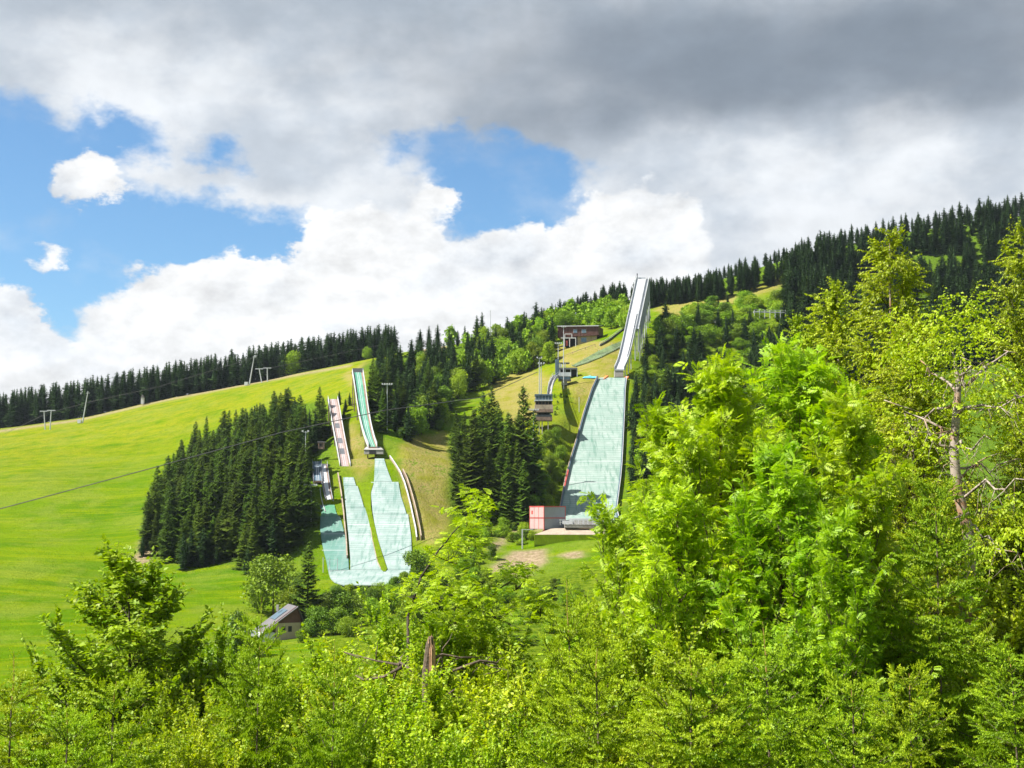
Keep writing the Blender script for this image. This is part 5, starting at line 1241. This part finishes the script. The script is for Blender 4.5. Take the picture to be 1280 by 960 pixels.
# ------------------------------------------------------------------ foreground trees, leaf by leaf
def rotz(v, a):
    c_, s_ = math.cos(a), math.sin(a); return np.array([v[0] * c_ - v[1] * s_, v[0] * s_ + v[1] * c_, v[2]])
def grow(seed, Ht, env, n1, base, up0, up1, n2, n3, twig, m_leaf, bend=0.2, droop=0.0, r0=0.1, wob=0.25, sub=0.42, tstep=10, vis=0.0):
    r = np.random.default_rng(seed)
    T = np.zeros((tstep + 1, 3)); w = np.zeros(2)
    for i in range(1, tstep + 1):
        w = w * 0.6 + r.normal(0, wob, 2) * 0.5; T[i] = (T[i - 1][0] + w[0] * Ht / 60, T[i - 1][1] + w[1] * Ht / 60, Ht * i / tstep)
    tr = [r0 * (1 - 0.93 * i / tstep) for i in range(tstep + 1)]
    tubes = [(T, tr, 8)]; LP, LD = [], []
    def trunk(t_): return np.array([np.interp(t_ * Ht, T[:, 2], T[:, k]) for k in range(3)])
    for k in range(n1):
        t_ = base + (0.985 - base) * ((k + 0.5) / n1) ** 0.9
        L = env(t_) * r.uniform(0.72, 1.2)
        if L < 0.15: continue
        a = k * 2.39996 + r.normal(0, 0.3); e = up0 + (up1 - up0) * t_ + r.normal(0, 0.1)
        d = np.array([math.cos(a) * math.cos(e), math.sin(a) * math.cos(e), math.sin(e)])
        P = [trunk(t_)]; n = 6
        for i in range(n):
            d = unit(d + np.array([0, 0, bend / n]) + r.normal(0, 0.09, 3) - np.array([0, 0, droop * (i / n) ** 2 / n * 2])); P.append(P[-1] + d * L / n)
        P = np.array(P); rr = max(0.012, tr[int(t_ * tstep)] * 0.55) * min(1, L / 1.2 + 0.2)
        tubes.append((P, [rr * (1 - 0.85 * i / n) for i in range(n + 1)], 5))
        nn2 = max(2, int(round(n2 * min(1.3, 0.35 + L / 3.0))))
        for j in range(nn2 + 1):
            s = 0.22 + 0.78 * j / nn2; q = s * n; i0 = min(int(q), n - 1); p0 = P[i0] + (P[i0 + 1] - P[i0]) * (q - i0); dm = unit(P[i0 + 1] - P[i0])
            sg = 1 if j % 2 else -1
            an = 0.0 if j == nn2 else sg * r.uniform(0.6, 1.15)
            d2 = rotz(dm, an); d2[2] += r.normal(0.05, 0.28); d2 = unit(d2)
            L2 = L * sub * (1.12 - 0.6 * s) * r.uniform(0.7, 1.25) + 0.12
            P2 = [p0]
            for i in range(3): d2 = unit(d2 + r.normal(0, 0.12, 3) + np.array([0, 0, (bend * 0.5 - droop * 0.8) * 0.33])); P2.append(P2[-1] + d2 * L2 / 3)
            P2 = np.array(P2); tubes.append((P2, [rr * 0.35, rr * 0.27, rr * 0.18, rr * 0.08], 3))
            nn3 = max(2, int(round(n3 * min(1.2, 0.4 + L2))))
            for h in range(nn3 + 1):
                s3 = (h + 0.6) / (nn3 + 0.6); q = s3 * 3; i0 = min(int(q), 2); p3 = P2[i0] + (P2[i0 + 1] - P2[i0]) * (q - i0)
                d3 = rotz(unit(P2[i0 + 1] - P2[i0]), (0 if h == nn3 else (1 if h % 2 else -1) * r.uniform(0.5, 1.2))); d3 = unit(d3 + np.array([0, 0, r.normal(0.1, 0.35) - droop]))
                L3 = twig * r.uniform(0.5, 1.3); p4 = p3 + d3 * L3 + np.array([0, 0, -droop * L3 * 0.4])
                tubes.append((np.array([p3, p4]), [rr * 0.12 + 0.002, 0.002], 3))
                ml = max(2, int(m_leaf * r.uniform(0.7, 1.3)))
                ts = (np.arange(ml) + r.random(ml)) / ml
                pos = p3 + (p4 - p3) * ts[:, None]; LP.append(pos)
                sgn = np.where(np.arange(ml) % 2, 1, -1)[:, None]; side = np.array([-d3[1], d3[0], 0.0])
                LD.append(d3 * 0.6 + side * sgn * 0.9 + r.normal(0, 0.3, (ml, 3)))
    LP = np.concatenate(LP); LD = np.concatenate(LD)
    if vis > 0:   # crowns thin out towards the shaded foot
        keep = (LP[:, 2] > Ht * vis) | (r.random(len(LP)) < 0.35); LP, LD = LP[keep], LD[keep]
    parts = []
    for grp in (tubes[:1], tubes[1:]):
      Vt, Ft, off = [], [], 0
      for P, rad, sd_ in grp:
          P = np.asarray(P, float); d = np.gradient(P, axis=0); d = unit(d)
          up = np.array([0.13, 0.31, 0.94]); A = unit(np.cross(d, up)); B = np.cross(d, A)
          an = 2 * np.pi * np.arange(sd_) / sd_
          V = P[:, None] + (A[:, None] * np.cos(an)[None, :, None] + B[:, None] * np.sin(an)[None, :, None]) * np.array(rad)[:, None, None]
          n = len(P); ii = np.arange(n * sd_).reshape(n, sd_)
          f = np.stack([ii[:-1], np.roll(ii[:-1], -1, 1), np.roll(ii[1:], -1, 1), ii[1:]], -1).reshape(-1, 4)
          Vt.append(V.reshape(-1, 3)); Ft.append(f + off); off += n * sd_
      parts.append((np.concatenate(Vt), np.concatenate(Ft)))
    return parts, LP, LD, r
LEAF = ([(0, 0, 0), (0.45, -0.32, 0.07), (1, 0, -0.05), (0.45, 0.32, 0.07)], [[0, 1, 2], [0, 2, 3]])
def comp_leaf(pairs=5):
    v, f = [], []
    def lf(p, a, s):
        n = len(v); c_, s_ = math.cos(a), math.sin(a)
        for x, y, z in ((0, 0, 0), (0.5, -0.19, 0.04), (1, 0, -0.08), (0.5, 0.19, 0.04)):
            v.append((p[0] + s * (x * c_ - y * s_), p[1] + s * (x * s_ + y * c_), p[2] + s * z - 0.12 * (p[0] + s * x * abs(c_)) ** 2))
        f.append([n, n + 1, n + 2, n + 3])
    for i in range(pairs):
        x = 0.16 + 0.62 * i / (pairs - 1); s = 0.42 - 0.03 * abs(i - pairs / 2)
        lf((x, 0, 0), 1.05, s); lf((x, 0, 0), -1.05, s)
    lf((0.80, 0, 0), 0, 0.38)
    return v, f
CLEAF = comp_leaf()
def leaves(LP, LD, r, kind, size, droop, flat=0.8):
    n = len(LP)
    X = unit(unit(LD) + np.array([0, 0, -droop]) + r.normal(0, 0.15, (n, 3)))
    Z = unit(np.array([0, 0, flat]) + r.normal(0, 0.55, (n, 3)))
    tv, tf = CLEAF if kind == 'comp' else LEAF
    return scatter(tv, tf, LP, X, Z, size * r.uniform(0.65, 1.3, n))
def proto(seed, mat, bark, kind, size, ldroop, flat=0.8, **kw):
    parts, LP, LD, r = grow(seed, **kw)
    cr = raw_mesh('crown', *leaves(LP, LD, r, kind, size, ldroop, flat), mat)
    tr = raw_mesh('trunk', *parts[0], bark, True); br = raw_mesh('branches', *parts[1], M['darkbark'] if bark is M['birchbark'] else bark, True)
    return cr, (tr, br), float(np.percentile(LP[:, 2], 99.9)), len(LP)
def oval(Rm, lo=0.2, pk=0.5):
    def f(t_):
        x = (t_ - lo) / (1 - lo); x = min(max(x, 0.02), 1)
        return Rm * (math.sin(math.pi * x ** 0.8) ** 0.65 * 0.92 + 0.10)
    return f
def conic(Rm, lo=0.15):
    def f(t_):
        x = (t_ - lo) / (1 - lo); return Rm * (max(0.0, 1 - x) ** 0.75) * min(1, 0.55 + x * 2) + 0.2
    return f
KINDS = {}
KINDS['rowan'] = [proto(300 + i, M['rowan'], M['bark'], 'comp', 0.235, 0.42, Ht=12.5, env=conic(3.5 + 0.2 * i, 0.2), n1=42, base=0.26, up0=0.35, up1=1.0, n2=7, n3=4, twig=0.36, m_leaf=4.6, bend=0.55, r0=0.13, vis=0.34) for i in range(3)]
KINDS['birch'] = [proto(320 + i, M['birch'], M['birchbark'], 'leaf', 0.068, 0.8, Ht=18.0, env=conic(3.2 + 0.25 * i, 0.22), n1=56, base=0.30, up0=0.35, up1=1.05, n2=10, n3=6, twig=0.46, m_leaf=21, bend=0.2, droop=0.55, r0=0.16, vis=0.33) for i in range(2)]
KINDS['hazel'] = [proto(340 + i, M['hazel'], M['bark'], 'leaf', 0.105, 0.45, Ht=8.0, env=oval(3.0 + 0.25 * i, 0.15), n1=30, base=0.3, up0=0.3, up1=1.15, n2=8, n3=5, twig=0.36, m_leaf=11, bend=0.5, r0=0.09, vis=0.45) for i in range(3)]
KINDS['beech'] = [proto(360, M['beech'], M['darkbark'], 'leaf', 0.115, 0.35, 1.3, Ht=9.5, env=conic(3.5, 0.05), n1=44, base=0.15, up0=0.25, up1=0.9, n2=9, n3=5, twig=0.40, m_leaf=13, bend=0.1, droop=0.1, r0=0.11, wob=0.3)]
print('leaves', {k: [p[3] for p in v] for k, v in KINDS.items()})
NAMES = {'rowan': ('rowan_tree', 'tree'), 'birch': ('birch_tree', 'tree'), 'hazel': ('hazel_shrub', 'shrub'), 'beech': ('beech_tree', 'tree')}
def fore(kind, u, vtop, d, label, i=0, wf=1.0, group=None, rz=None, mat=None):
    g = on(u, d); top = W(u, vtop, d)[2]; h = top - g[2] + 0.15
    cr, tr, Hn, _ = KINDS[kind][i % len(KINDS[kind])]
    e = thing(NAMES[kind][0], (g[0], g[1], g[2] - 0.15), label, NAMES[kind][1], group, 0)
    e.rotation_euler = (0, 0, (u * 0.37 + vtop * 0.11) % 6.28 if rz is None else rz); s = h / Hn
    e.scale = (s * wf, s * wf, s)
    o1 = link(bpy.data.objects.new('crown', cr), e); link(bpy.data.objects.new('trunk', tr[0]), e); link(bpy.data.objects.new('branches', tr[1]), e)['kind'] = 'stuff'
    if mat is not None:
        o1.material_slots[0].link = 'OBJECT'; o1.material_slots[0].material = mat
    return e

# young spruces: bottle-brush shoots
def shoot_template(n, wd, ln, L=1.0):
    v, f = [], []
    for i in range(n):
        s = 0.04 + 0.94 * i / n; a = i * 2.4
        d = np.array([0.62, math.cos(a) * 0.8, math.sin(a) * 0.8]); b = np.array([s * L, 0, 0]); tip = b + d * ln * (1 - 0.35 * s)
        sd_ = np.array([0.3, -math.sin(a), math.cos(a)]) * wd
        k = len(v); v += [b - sd_, b + sd_, tip]; f.append([k, k + 1, k + 2])
    k = len(v); v += [(0, 0, 0.015), (0, 0.012, -0.01), (L, 0, 0)]; f.append([k, k + 1, k + 2])
    return np.array([tuple(q) for q in v]), f
SH = shoot_template(13, 0.066, 0.24)
def young_spruce(seed, Ht=5.0, Rb=1.7, leader=0.5, newfrac=0.5):
    r = np.random.default_rng(seed); b = MB(); bb = MB(); P0, D0, S0, NW = [], [], [], []
    b.tube([(0, 0, -0.3), (0, 0, Ht * 0.5), (0.01, 0, Ht - leader)], [0.04, 0.022, 0.010], 6)
    lead = MB(); lead.tube([(0.01, 0, Ht - leader), (0.03, 0.01, Ht - leader * .5), (0.02, 0.03, Ht)], [0.011, 0.008, 0.003], 5)
    LPn, LDn, LSn = [], [], []
    for k in range(int(leader / 0.035)):
        a = k * 2.4; LPn.append((0.012, 0, Ht - leader + k * 0.035)); LDn.append((math.cos(a) * 0.7, math.sin(a) * 0.7, 0.8)); LSn.append(0.12)
    nw = int((Ht - leader) / 0.30)
    for w in range(nw + 1):
        z = Ht - leader - w * 0.30 + r.normal(0, 0.02); dep = (Ht - z) / Ht
        L = min(Rb, 0.20 + Rb * dep ** 0.85 * 1.25) * r.uniform(0.85, 1.1); n = 5 + (w % 3)
        a0 = r.uniform(0, 6.28)
        if z < 0.3: break
        for k in range(n):
            a = a0 + 6.283 * k / n + r.normal(0, 0.15); e = 0.75 - 1.0 * min(1, dep * 2.2) + r.normal(0, 0.08); Lb = L * r.uniform(0.75, 1.15)
            pts_ = [np.array([0, 0, z])]; m_ = max(3, int(Lb / 0.13)); 
            for i in range(m_):
                ee = e + 0.5 * (i / m_) ** 2; pts_.append(pts_[-1] + np.array([math.cos(a) * math.cos(ee), math.sin(a) * math.cos(ee), math.sin(ee)]) * Lb / m_)
            bb.tube(pts_[::2] + [pts_[-1]], [0.006] * (len(pts_[::2]) + 1), 3)
            for i in range(1, m_ + 1):
                s = i / m_; dirm = unit(pts_[i] - pts_[i - 1])
                P0.append(pts_[i - 1]); D0.append(dirm); S0.append(Lb / m_ * 1.3); NW.append(s > 0.85)
                if i == m_:
                    for ang in (-0.5, 0.5): P0.append(pts_[i]); D0.append(rotz(dirm, ang)); S0.append(0.15); NW.append(True)
                    P0.append(pts_[i]); D0.append(dirm); S0.append(0.19); NW.append(True)
                ls = 0.62 * Lb * (1.05 - s) * r.uniform(0.6, 1.1) + 0.06
                for sg in (-1, 1):
                    d2 = unit(rotz(dirm, sg * r.uniform(0.75, 1.05)) + np.array([0, 0, r.normal(-0.22, 0.18)])); c_ = max(1, int(ls / 0.12))
                    q = pts_[i].copy()
                    for j in range(c_):
                        P0.append(q.copy()); D0.append(d2); S0.append(ls / c_ * 1.35); NW.append(False)
                        if j and r.random() < 0.85:
                            for s2 in (-1, 1): P0.append(q.copy()); D0.append(rotz(d2, s2 * 0.8) + np.array([0, 0, r.normal(-0.1, 0.15)])); S0.append(0.135 * r.uniform(0.7, 1.3)); NW.append(r.random() < newfrac)
                        q = q + d2 * ls / c_
                    for s2 in (-0.6, 0.0, 0.6):
                        P0.append(q.copy()); D0.append(rotz(d2, s2) + np.array([0, 0, -0.12])); S0.append(0.125 * r.uniform(0.8, 1.3)); NW.append(r.random() < newfrac + 0.35)
    P0, D0, S0, NW = np.array(P0), unit(np.array(D0)), np.array(S0), np.array(NW)
    Z = unit(r.normal(size=(len(P0), 3)))
    old = raw_mesh('needles', *scatter(*SH, P0[~NW], D0[~NW], Z[~NW], np.maximum(S0[~NW], 0.09)), M['needle'])
    P1 = np.concatenate([P0[NW], np.array(LPn)]); D1 = np.concatenate([D0[NW], unit(np.array(LDn))]); S1 = np.concatenate([S0[NW], np.array(LSn)])
    new = raw_mesh('new_shoots', *scatter(*SH, P1, D1, unit(r.normal(size=(len(P1), 3))), np.maximum(S1, 0.09)), M['newneedle'])
    def tm(x, nme, mt):
        me = bpy.data.meshes.new(nme); me.from_pydata([tuple(v) for v in x.v], [], x.f); me.materials.append(mt); return me
    return old, new, (tm(b, 'trunk', M['bark']), tm(bb, 'branches', M['bark'])), tm(lead, 'leader', M['leader']), Ht, len(P0)
YS = [young_spruce(400, 5.0, 1.5, 0.55, 0.55), young_spruce(401, 4.6, 1.4, 0.30, 0.8), young_spruce(402, 6.0, 1.9, 0.22, 0.05)]
print('shoots', [y[5] for y in YS])
def yspruce(u, vtop, d, label, i=0, wf=1.0, group=None):
    g = on(u, d); top = W(u, vtop, d)[2]; y = YS[i % 3]; s = (top - g[2] + 0.1) / y[4]
    e = thing('young_spruce', (g[0], g[1], g[2] - 0.1), label, 'tree', group, 0)
    e.rotation_euler = (0.02 * math.sin(u), 0.02 * math.cos(u), (u * 0.23) % 6.28)
    sw = wf * min(s, 1.25); e.scale = (sw, sw, s)
    for nme, me in (('needles', y[0]), ('new_shoots', y[1]), ('trunk', y[2][0]), ('branches', y[2][1]), ('leader', y[3])):
        o = link(bpy.data.objects.new(nme, me), e)
        if nme == 'branches': o['kind'] = 'stuff'
    return e

# birches on the right
fore('birch', 1100, 290, 29, 'tall yellow-green birch with the highest pointed top right of centre', 0, 0.95)
fore('birch', 1300, 285, 28, 'yellow-green birch cut off by the right photo edge', 1, 0.8)
fore('birch', 1052, 352, 31, 'birch with a lower top just left of the highest pointed birch', 2, 0.9)
fore('birch', 1150, 400, 27, 'broad yellow-green birch crown between the pointed birch and the bare white trunk', 1, 0.95)
fore('birch', 1010, 400, 32, 'birch behind the rowans, below and left of the pointed birch', 0, 0.9)
# rowans
fore('rowan', 912, 455, 22, 'tall bright rowan with its top left of the double rowan tops', 0, 1.0)
fore('rowan', 1020, 432, 22.5, 'tallest bright green rowan, in front of the pointed birch', 1, 1.05)
fore('rowan', 832, 512, 24, 'bright rowan nearest to the large landing slope', 2, 0.82)
fore('rowan', 1070, 505, 21, 'bright rowan left of the bare white birch trunk', 0, 0.9)
fore('rowan', 965, 560, 20, 'lower bright rowan in front of the two tallest rowans', 2, 0.95)
fore('rowan', 868, 610, 20, 'bright rowan in front, below the left rowan tops', 1, 0.95)
fore('rowan', 822, 655, 23, 'rowan with thin dark stems right of the dirt bank', 0, 0.62)
fore('rowan', 1040, 640, 18.5, 'low bright rowan in front of the white birch trunk', 1, 0.8)
fore('rowan', 716, 780, 22, 'low rowan in front of the dirt bank', 2, 0.85)
fore('hazel', 1296, 650, 30, 'dark hazel at the right photo edge behind the dead branches', 0, 0.9)
# hazels and other shrubs over the bottom
for (u, v, d, w, lb) in ((330, 822, 23, 1.0, 'hazel shrub directly below the valley house'), (415, 800, 24, 1.05, 'rounded hazel shrub between the valley house and the broken trunk'),
        (490, 800, 23, 1.0, 'hazel shrub just left of the broken trunk'), (585, 755, 25, 1.0, 'hazel shrub to the right of the broken trunk'), (650, 790, 23, 1.0, 'hazel shrub under the slender rowan, right of the broken trunk'),
        (250, 850, 19, 0.85, 'hazel shrub on the right flank of the beech'), (545, 880, 18, 0.95, 'low hazel shrub in front of the broken trunk'), (380, 885, 17, 0.9, 'low hazel shrub at the bottom edge under the valley house'),
        (455, 870, 19, 0.9, 'low hazel shrub at the bottom edge left of the broken trunk'), (640, 880, 18, 0.9, 'low hazel shrub at the bottom edge right of the broken trunk'), (60, 880, 20, 0.9, 'hazel shrub at the lower left, beside the beech'),
        (745, 800, 20, 0.85, 'hazel shrub under the thin dark rowan stems'), (1250, 700, 22, 0.95, 'dense hazel shrub at the right photo edge'), (1175, 810, 21, 0.7, 'hazel shrub around the foot of the white birch trunk'),
        (520, 745, 28, 0.8, 'small hazel shrub whose top meets the outrun bushes'), (830, 760, 19, 0.8, 'shady hazel shrub beneath the left rowans'), (940, 780, 18.5, 0.8, 'shady hazel shrub beneath the middle rowans')):
    fore('hazel', u, v, d, lb, int(u) % 3, w)
for (u, v, d, w, lb) in ((500, 832, 19, 1.0, 'hazel shrub in front of the broken trunk, left half'), (578, 834, 19.3, 1.0, 'hazel shrub in front of the broken trunk, right half'), (425, 842, 20, .9, 'hazel shrub under the left crooked branch of the broken trunk'),
        (300, 870, 18, 1.0, 'low hazel shrub between the beech and the slim spruce'), (200, 900, 17, .9, 'low hazel shrub at the bottom edge under the beech'), (700, 850, 18.5, 1.0, 'hazel shrub between the pale leader and the fresh green spruce'), (610, 820, 21.5, 1.0, 'hazel shrub in the middle, right of the broken trunk')):
    fore('hazel', u, v, d, lb, int(u) % 3, w)
for (u, v, d, w, lb) in ((560, 905, 15.5, .7, 'soft hazel clump at the very bottom, centre left'), (690, 900, 15.5, .7, 'soft hazel clump at the very bottom, centre right'), (255, 900, 15.5, .7, 'soft hazel clump at the very bottom under the beech'), (800, 880, 17, .8, 'hazel clump between the fresh green and yellow-tipped young spruces'), (1000, 870, 17.5, .8, 'hazel clump right of the broad young spruce')):
    fore('hazel', u, v, d, lb, int(u) % 3, w)
fore('beech', 178, 690, 20.5, 'tiered young beech standing alone at the lower left', 0, 1.1, rz=0.6)
fore('hazel', 245, 775, 22, 'leafy shrub behind the right flank of the beech', 2, 0.8, mat=M['beech'])
fore('hazel', 110, 800, 21.5, 'leafy shrub behind the left flank of the beech', 0, 0.75, mat=M['beech'])
fore('hazel', 140, 840, 20, 'dark leafy shrub at the foot of the beech', 1, 0.8, mat=M['beech'])
# young spruces with upright leaders
for (u, v, d, i, w, lb) in ((30, 815, 15, 0, .75, 'young spruce at the bottom left corner'), (157, 850, 14, 1, 0.8, 'young spruce with an orange leader in front of the beech'), (90, 890, 13, 1, 0.75, 'yellowish young spruce left of the orange leader'),
        (328, 745, 17, 0, 0.55, 'slim young spruce whose leader crosses the valley house'), (415, 800, 15, 0, 0.5, 'young spruce with a tall leader at the bottom, right of the valley house'), (722, 725, 17, 0, 0.6, 'young spruce with a tall pale leader below the dirt bank'),
        (755, 812, 15, 1, 0.75, 'fresh green young spruce right of the tall pale leader'), (850, 818, 14, 1, .85, 'yellow-tipped young spruce below the middle rowans'), (893, 832, 14, 1, 0.8, 'small young spruce just right of the yellow-tipped one'),
        (960, 778, 15, 0, .8, 'broad young spruce in the centre of the lower right'), (1045, 850, 14, 1, 0.75, 'light young spruce right of the broad young spruce'),
        (1158, 610, 19, 2, .8, 'tall dark young spruce just left of the white birch trunk'), (1120, 840, 15.5, 2, .8, 'dark young spruce left of the tall dark one'), (1262, 820, 15, 2, .85, 'dark young spruce at the lower right corner'),):
    yspruce(u, v, d, lb, i, w)

# bare white birch trunk with dead branches
def limb(b, p0, p1, r0_, r1_, n=5, wob=0.06, sides=5, sag=0.0):
    p0, p1 = np.array(p0, float), np.array(p1, float); L = np.linalg.norm(p1 - p0); pts_ = []
    for i in range(n + 1):
        s = i / n; pts_.append(p0 + (p1 - p0) * s + (rng.normal(0, wob * L * 0.3, 3) if 0 < i < n else 0) - np.array([0, 0, sag * math.sin(math.pi * s)]))
    b.tube(pts_, [r0_ + (r1_ - r0_) * i / n for i in range(n + 1)], sides); return pts_
D_ = 23.0
g = on(1205, D_)
bt = thing('birch_tree', g, 'leaning white birch with a bare peeling trunk and dead side branches', 'tree')
b = MB()
pts_ = [g - np.array([0, 0, .3])] + [W(u, v, D_) for u, v in ((1212, 900), (1203, 820), (1207, 760), (1214, 700), (1209, 660), (1196, 610), (1192, 560), (1196, 510), (1198, 478), (1194, 455), (1191, 440))]
b.tube(pts_, [0.14, 0.13, 0.125, 0.12, 0.112, 0.105, 0.10, 0.088, 0.072, 0.055, 0.03, 0.008], 10)
b.build('trunk', M['birchbark'], bt, smooth_=True)
for (a, c_, r_) in (((1197, 480), (1255, 438), .045), ((1197, 492), (1150, 450), .04), ((1195, 520), (1290, 492), .035), ((1195, 520), (1290, 500), .03), ((1193, 560), (1105, 500), .035), ((1199, 470), (1245, 445), .03), ((1193, 585), (1278, 575), .03), ((1192, 560), (1240, 550), .03),
                    ((1205, 615), (1285, 600), .035), ((1200, 600), (1262, 555), .02), ((1212, 655), (1270, 690), .025), ((1196, 500), (1130, 530), .03), ((1196, 550), (1130, 540), .02), ((1212, 650), (1160, 640), .025), ((1203, 480), (1205, 440), .035), ((1200, 630), (1180, 560), .02)):
    q = MB(); P_ = limb(q, W(*a, D_), W(*c_, D_ + rng.uniform(-1.5, 1.5)), r_, r_ * 0.25, 6, 0.2, 5)
    for k in range(9):
        s = P_[2 + k % 4]; limb(q, s, s + np.array([rng.uniform(-.5, .6), rng.uniform(-.4, .4), rng.uniform(-0.9, -0.1)]), r_ * 0.22, 0.003, 3, 0.2, 3)
    q.build('dead_branch', M['birchbark'], bt, smooth_=True)
# leafy shoots still growing on it
_, LP, LD, r_ = grow(377, 6.0, oval(2.1, 0.0), 22, 0.12, 0.3, 1.0, 7, 5, 0.45, 12, droop=0.6, r0=0.03)
off = W(1190, 470, D_) - g - np.array([0, 0.3, 4.9])
v_, f_ = leaves(LP, LD, r_, 'leaf', 0.066, 0.8)
cr = link(bpy.data.objects.new('crown', raw_mesh('crown', v_ + off, f_, M['birch'])), bt); 

# broken trunk and fallen boughs
d_ = 21.0; g = on(537, d_)
bk = thing('broken_tree', g, 'broken-off tree trunk with pale splintered top and bare crooked branches', 'dead tree')
b = MB(); b.tube([g - np.array([0, 0, .3])] + [W(u, v, d_) for u, v in ((534, 880), (533, 840), (537, 805), (539, 796))], [0.11, 0.085, 0.072, 0.062, 0.04], 9); b.build('trunk', M['bark'], bk)
b = MB()
for k in range(9):
    a = k * 0.7; p0 = W(539, 812, d_) + np.array([math.cos(a) * .05, math.sin(a) * .05, 0]); b.tube([p0 - np.array([0, 0, .5]), p0, p0 + np.array([rng.normal(0, .02), rng.normal(0, .02), rng.uniform(0.05, 0.26)])], [0.02, 0.022, 0.003], 4)
M['split'] = plain('splintered pale wood', (0.50, 0.30, 0.18), 0.8, var=0.35, scale=18); b.build('splintered_top', M['split'], bk)
for (pp) in (((533, 850), (505, 832), (470, 826), (430, 815)), ((533, 862), (560, 868), (600, 880), (660, 905)), ((540, 825), (552, 818), (575, 822), (612, 821)), ((520, 842), (500, 828), (492, 850), (497, 865)), ((534, 850), (600, 826), (618, 828), (626, 838)), ((505, 832), (480, 846), (455, 850), (440, 842))):
    q = MB(); q.tube([W(u, v, d_ + 0.15 * i) for i, (u, v) in enumerate(pp)], [0.030, 0.024, 0.016, 0.005], 5)
    for k in range(4):
        s = W(*pp[1 + k % 3], d_ + 0.3); limb(q, s, s + np.array([rng.uniform(-.5, .5), rng.uniform(-.3, .3), rng.uniform(-.5, .5)]), 0.014, 0.003, 3, 0.3, 3)
    q.build('bare_branch', M['bark'], bk, smooth_=True)
# slender rowan with open crown
d_ = 24.0; g = on(520, d_)
sr = thing('rowan_tree', g, 'slender open rowan with see-through crown in front of the small outrun and dirt bank', 'tree')
b = MB(); limb(b, g - np.array([0, 0, .2]), W(510, 770, d_), .035, .028, 3, .01); limb(b, W(510, 770, d_), W(526, 722, d_), .028, .023, 3, .02); limb(b, W(526, 722, d_), W(548, 688, d_), .023, .018, 3, .02); limb(b, W(548, 688, d_), W(584, 645, d_), .018, .007, 4, .03)
limb(b, W(555, 790, d_), W(600, 755, d_), .028, .02, 3, .03); limb(b, W(600, 755, d_), W(655, 715, d_), .02, .008, 4, .03); limb(b, g, W(555, 790, d_), .04, .028, 4, .02)
b.build('trunk', M['darkbark'], sr, smooth_=True)
LPs, LDs, Tw = [], [], MB()
r_ = np.random.default_rng(55)
for (u, v, rad, n) in ((585, 650, 28, 26), (600, 622, 18, 14), (560, 690, 26, 18), (590, 678, 18, 8), (545, 745, 34, 30), (580, 742, 30, 20), (645, 725, 26, 20), (660, 712, 14, 8), (515, 735, 20, 10), (620, 762, 36, 34), (570, 778, 40, 40), (675, 758, 30, 26)):
    for k in range(n):
        q = W(u + r_.normal(0, rad * .45), v + r_.normal(0, rad * .42), d_ + r_.normal(0, .5)); c0 = W(u, v + 12, d_)
        if k % 3 == 0: Tw.tube([c0, (c0 + q) / 2 + r_.normal(0, .05, 3), q], [0.012, 0.008, 0.003], 3)
        for j in range(5):
            LPs.append(q + r_.normal(0, .05, 3)); a = r_.uniform(0, 6.28); LDs.append((math.cos(a), math.sin(a), .25))
v_, f_ = leaves(np.array(LPs) - g, np.array(LDs), r_, 'comp', 0.19, 0.35)
link(bpy.data.objects.new('crown', raw_mesh('crown', v_, f_, M['rowan'])), sr); Tw.build('twigs', M['darkbark'], sr)
# beech: long reaching top branch at the left

# ------------------------------------------------------------------ thin summer haze
hm, t, o = newmat('haze')
pv = t.new('ShaderNodeVolumePrincipled'); pv.inputs['Color'].default_value = (0.72, 0.84, 1.0, 1); pv.inputs['Density'].default_value = 0.000035; pv.inputs['Anisotropy'].default_value = 0.2
t.l.new(pv.outputs[0], o.inputs['Volume'])
zmin = float(GZ.min()) - 1.5
hz = MB().box((0, 4500, (zmin + 260) / 2), (18600, 16000, 260 - zmin)).build('haze', hm)
hz['kind'] = 'stuff'; hz['label'] = 'thin bluish summer haze over the valley'
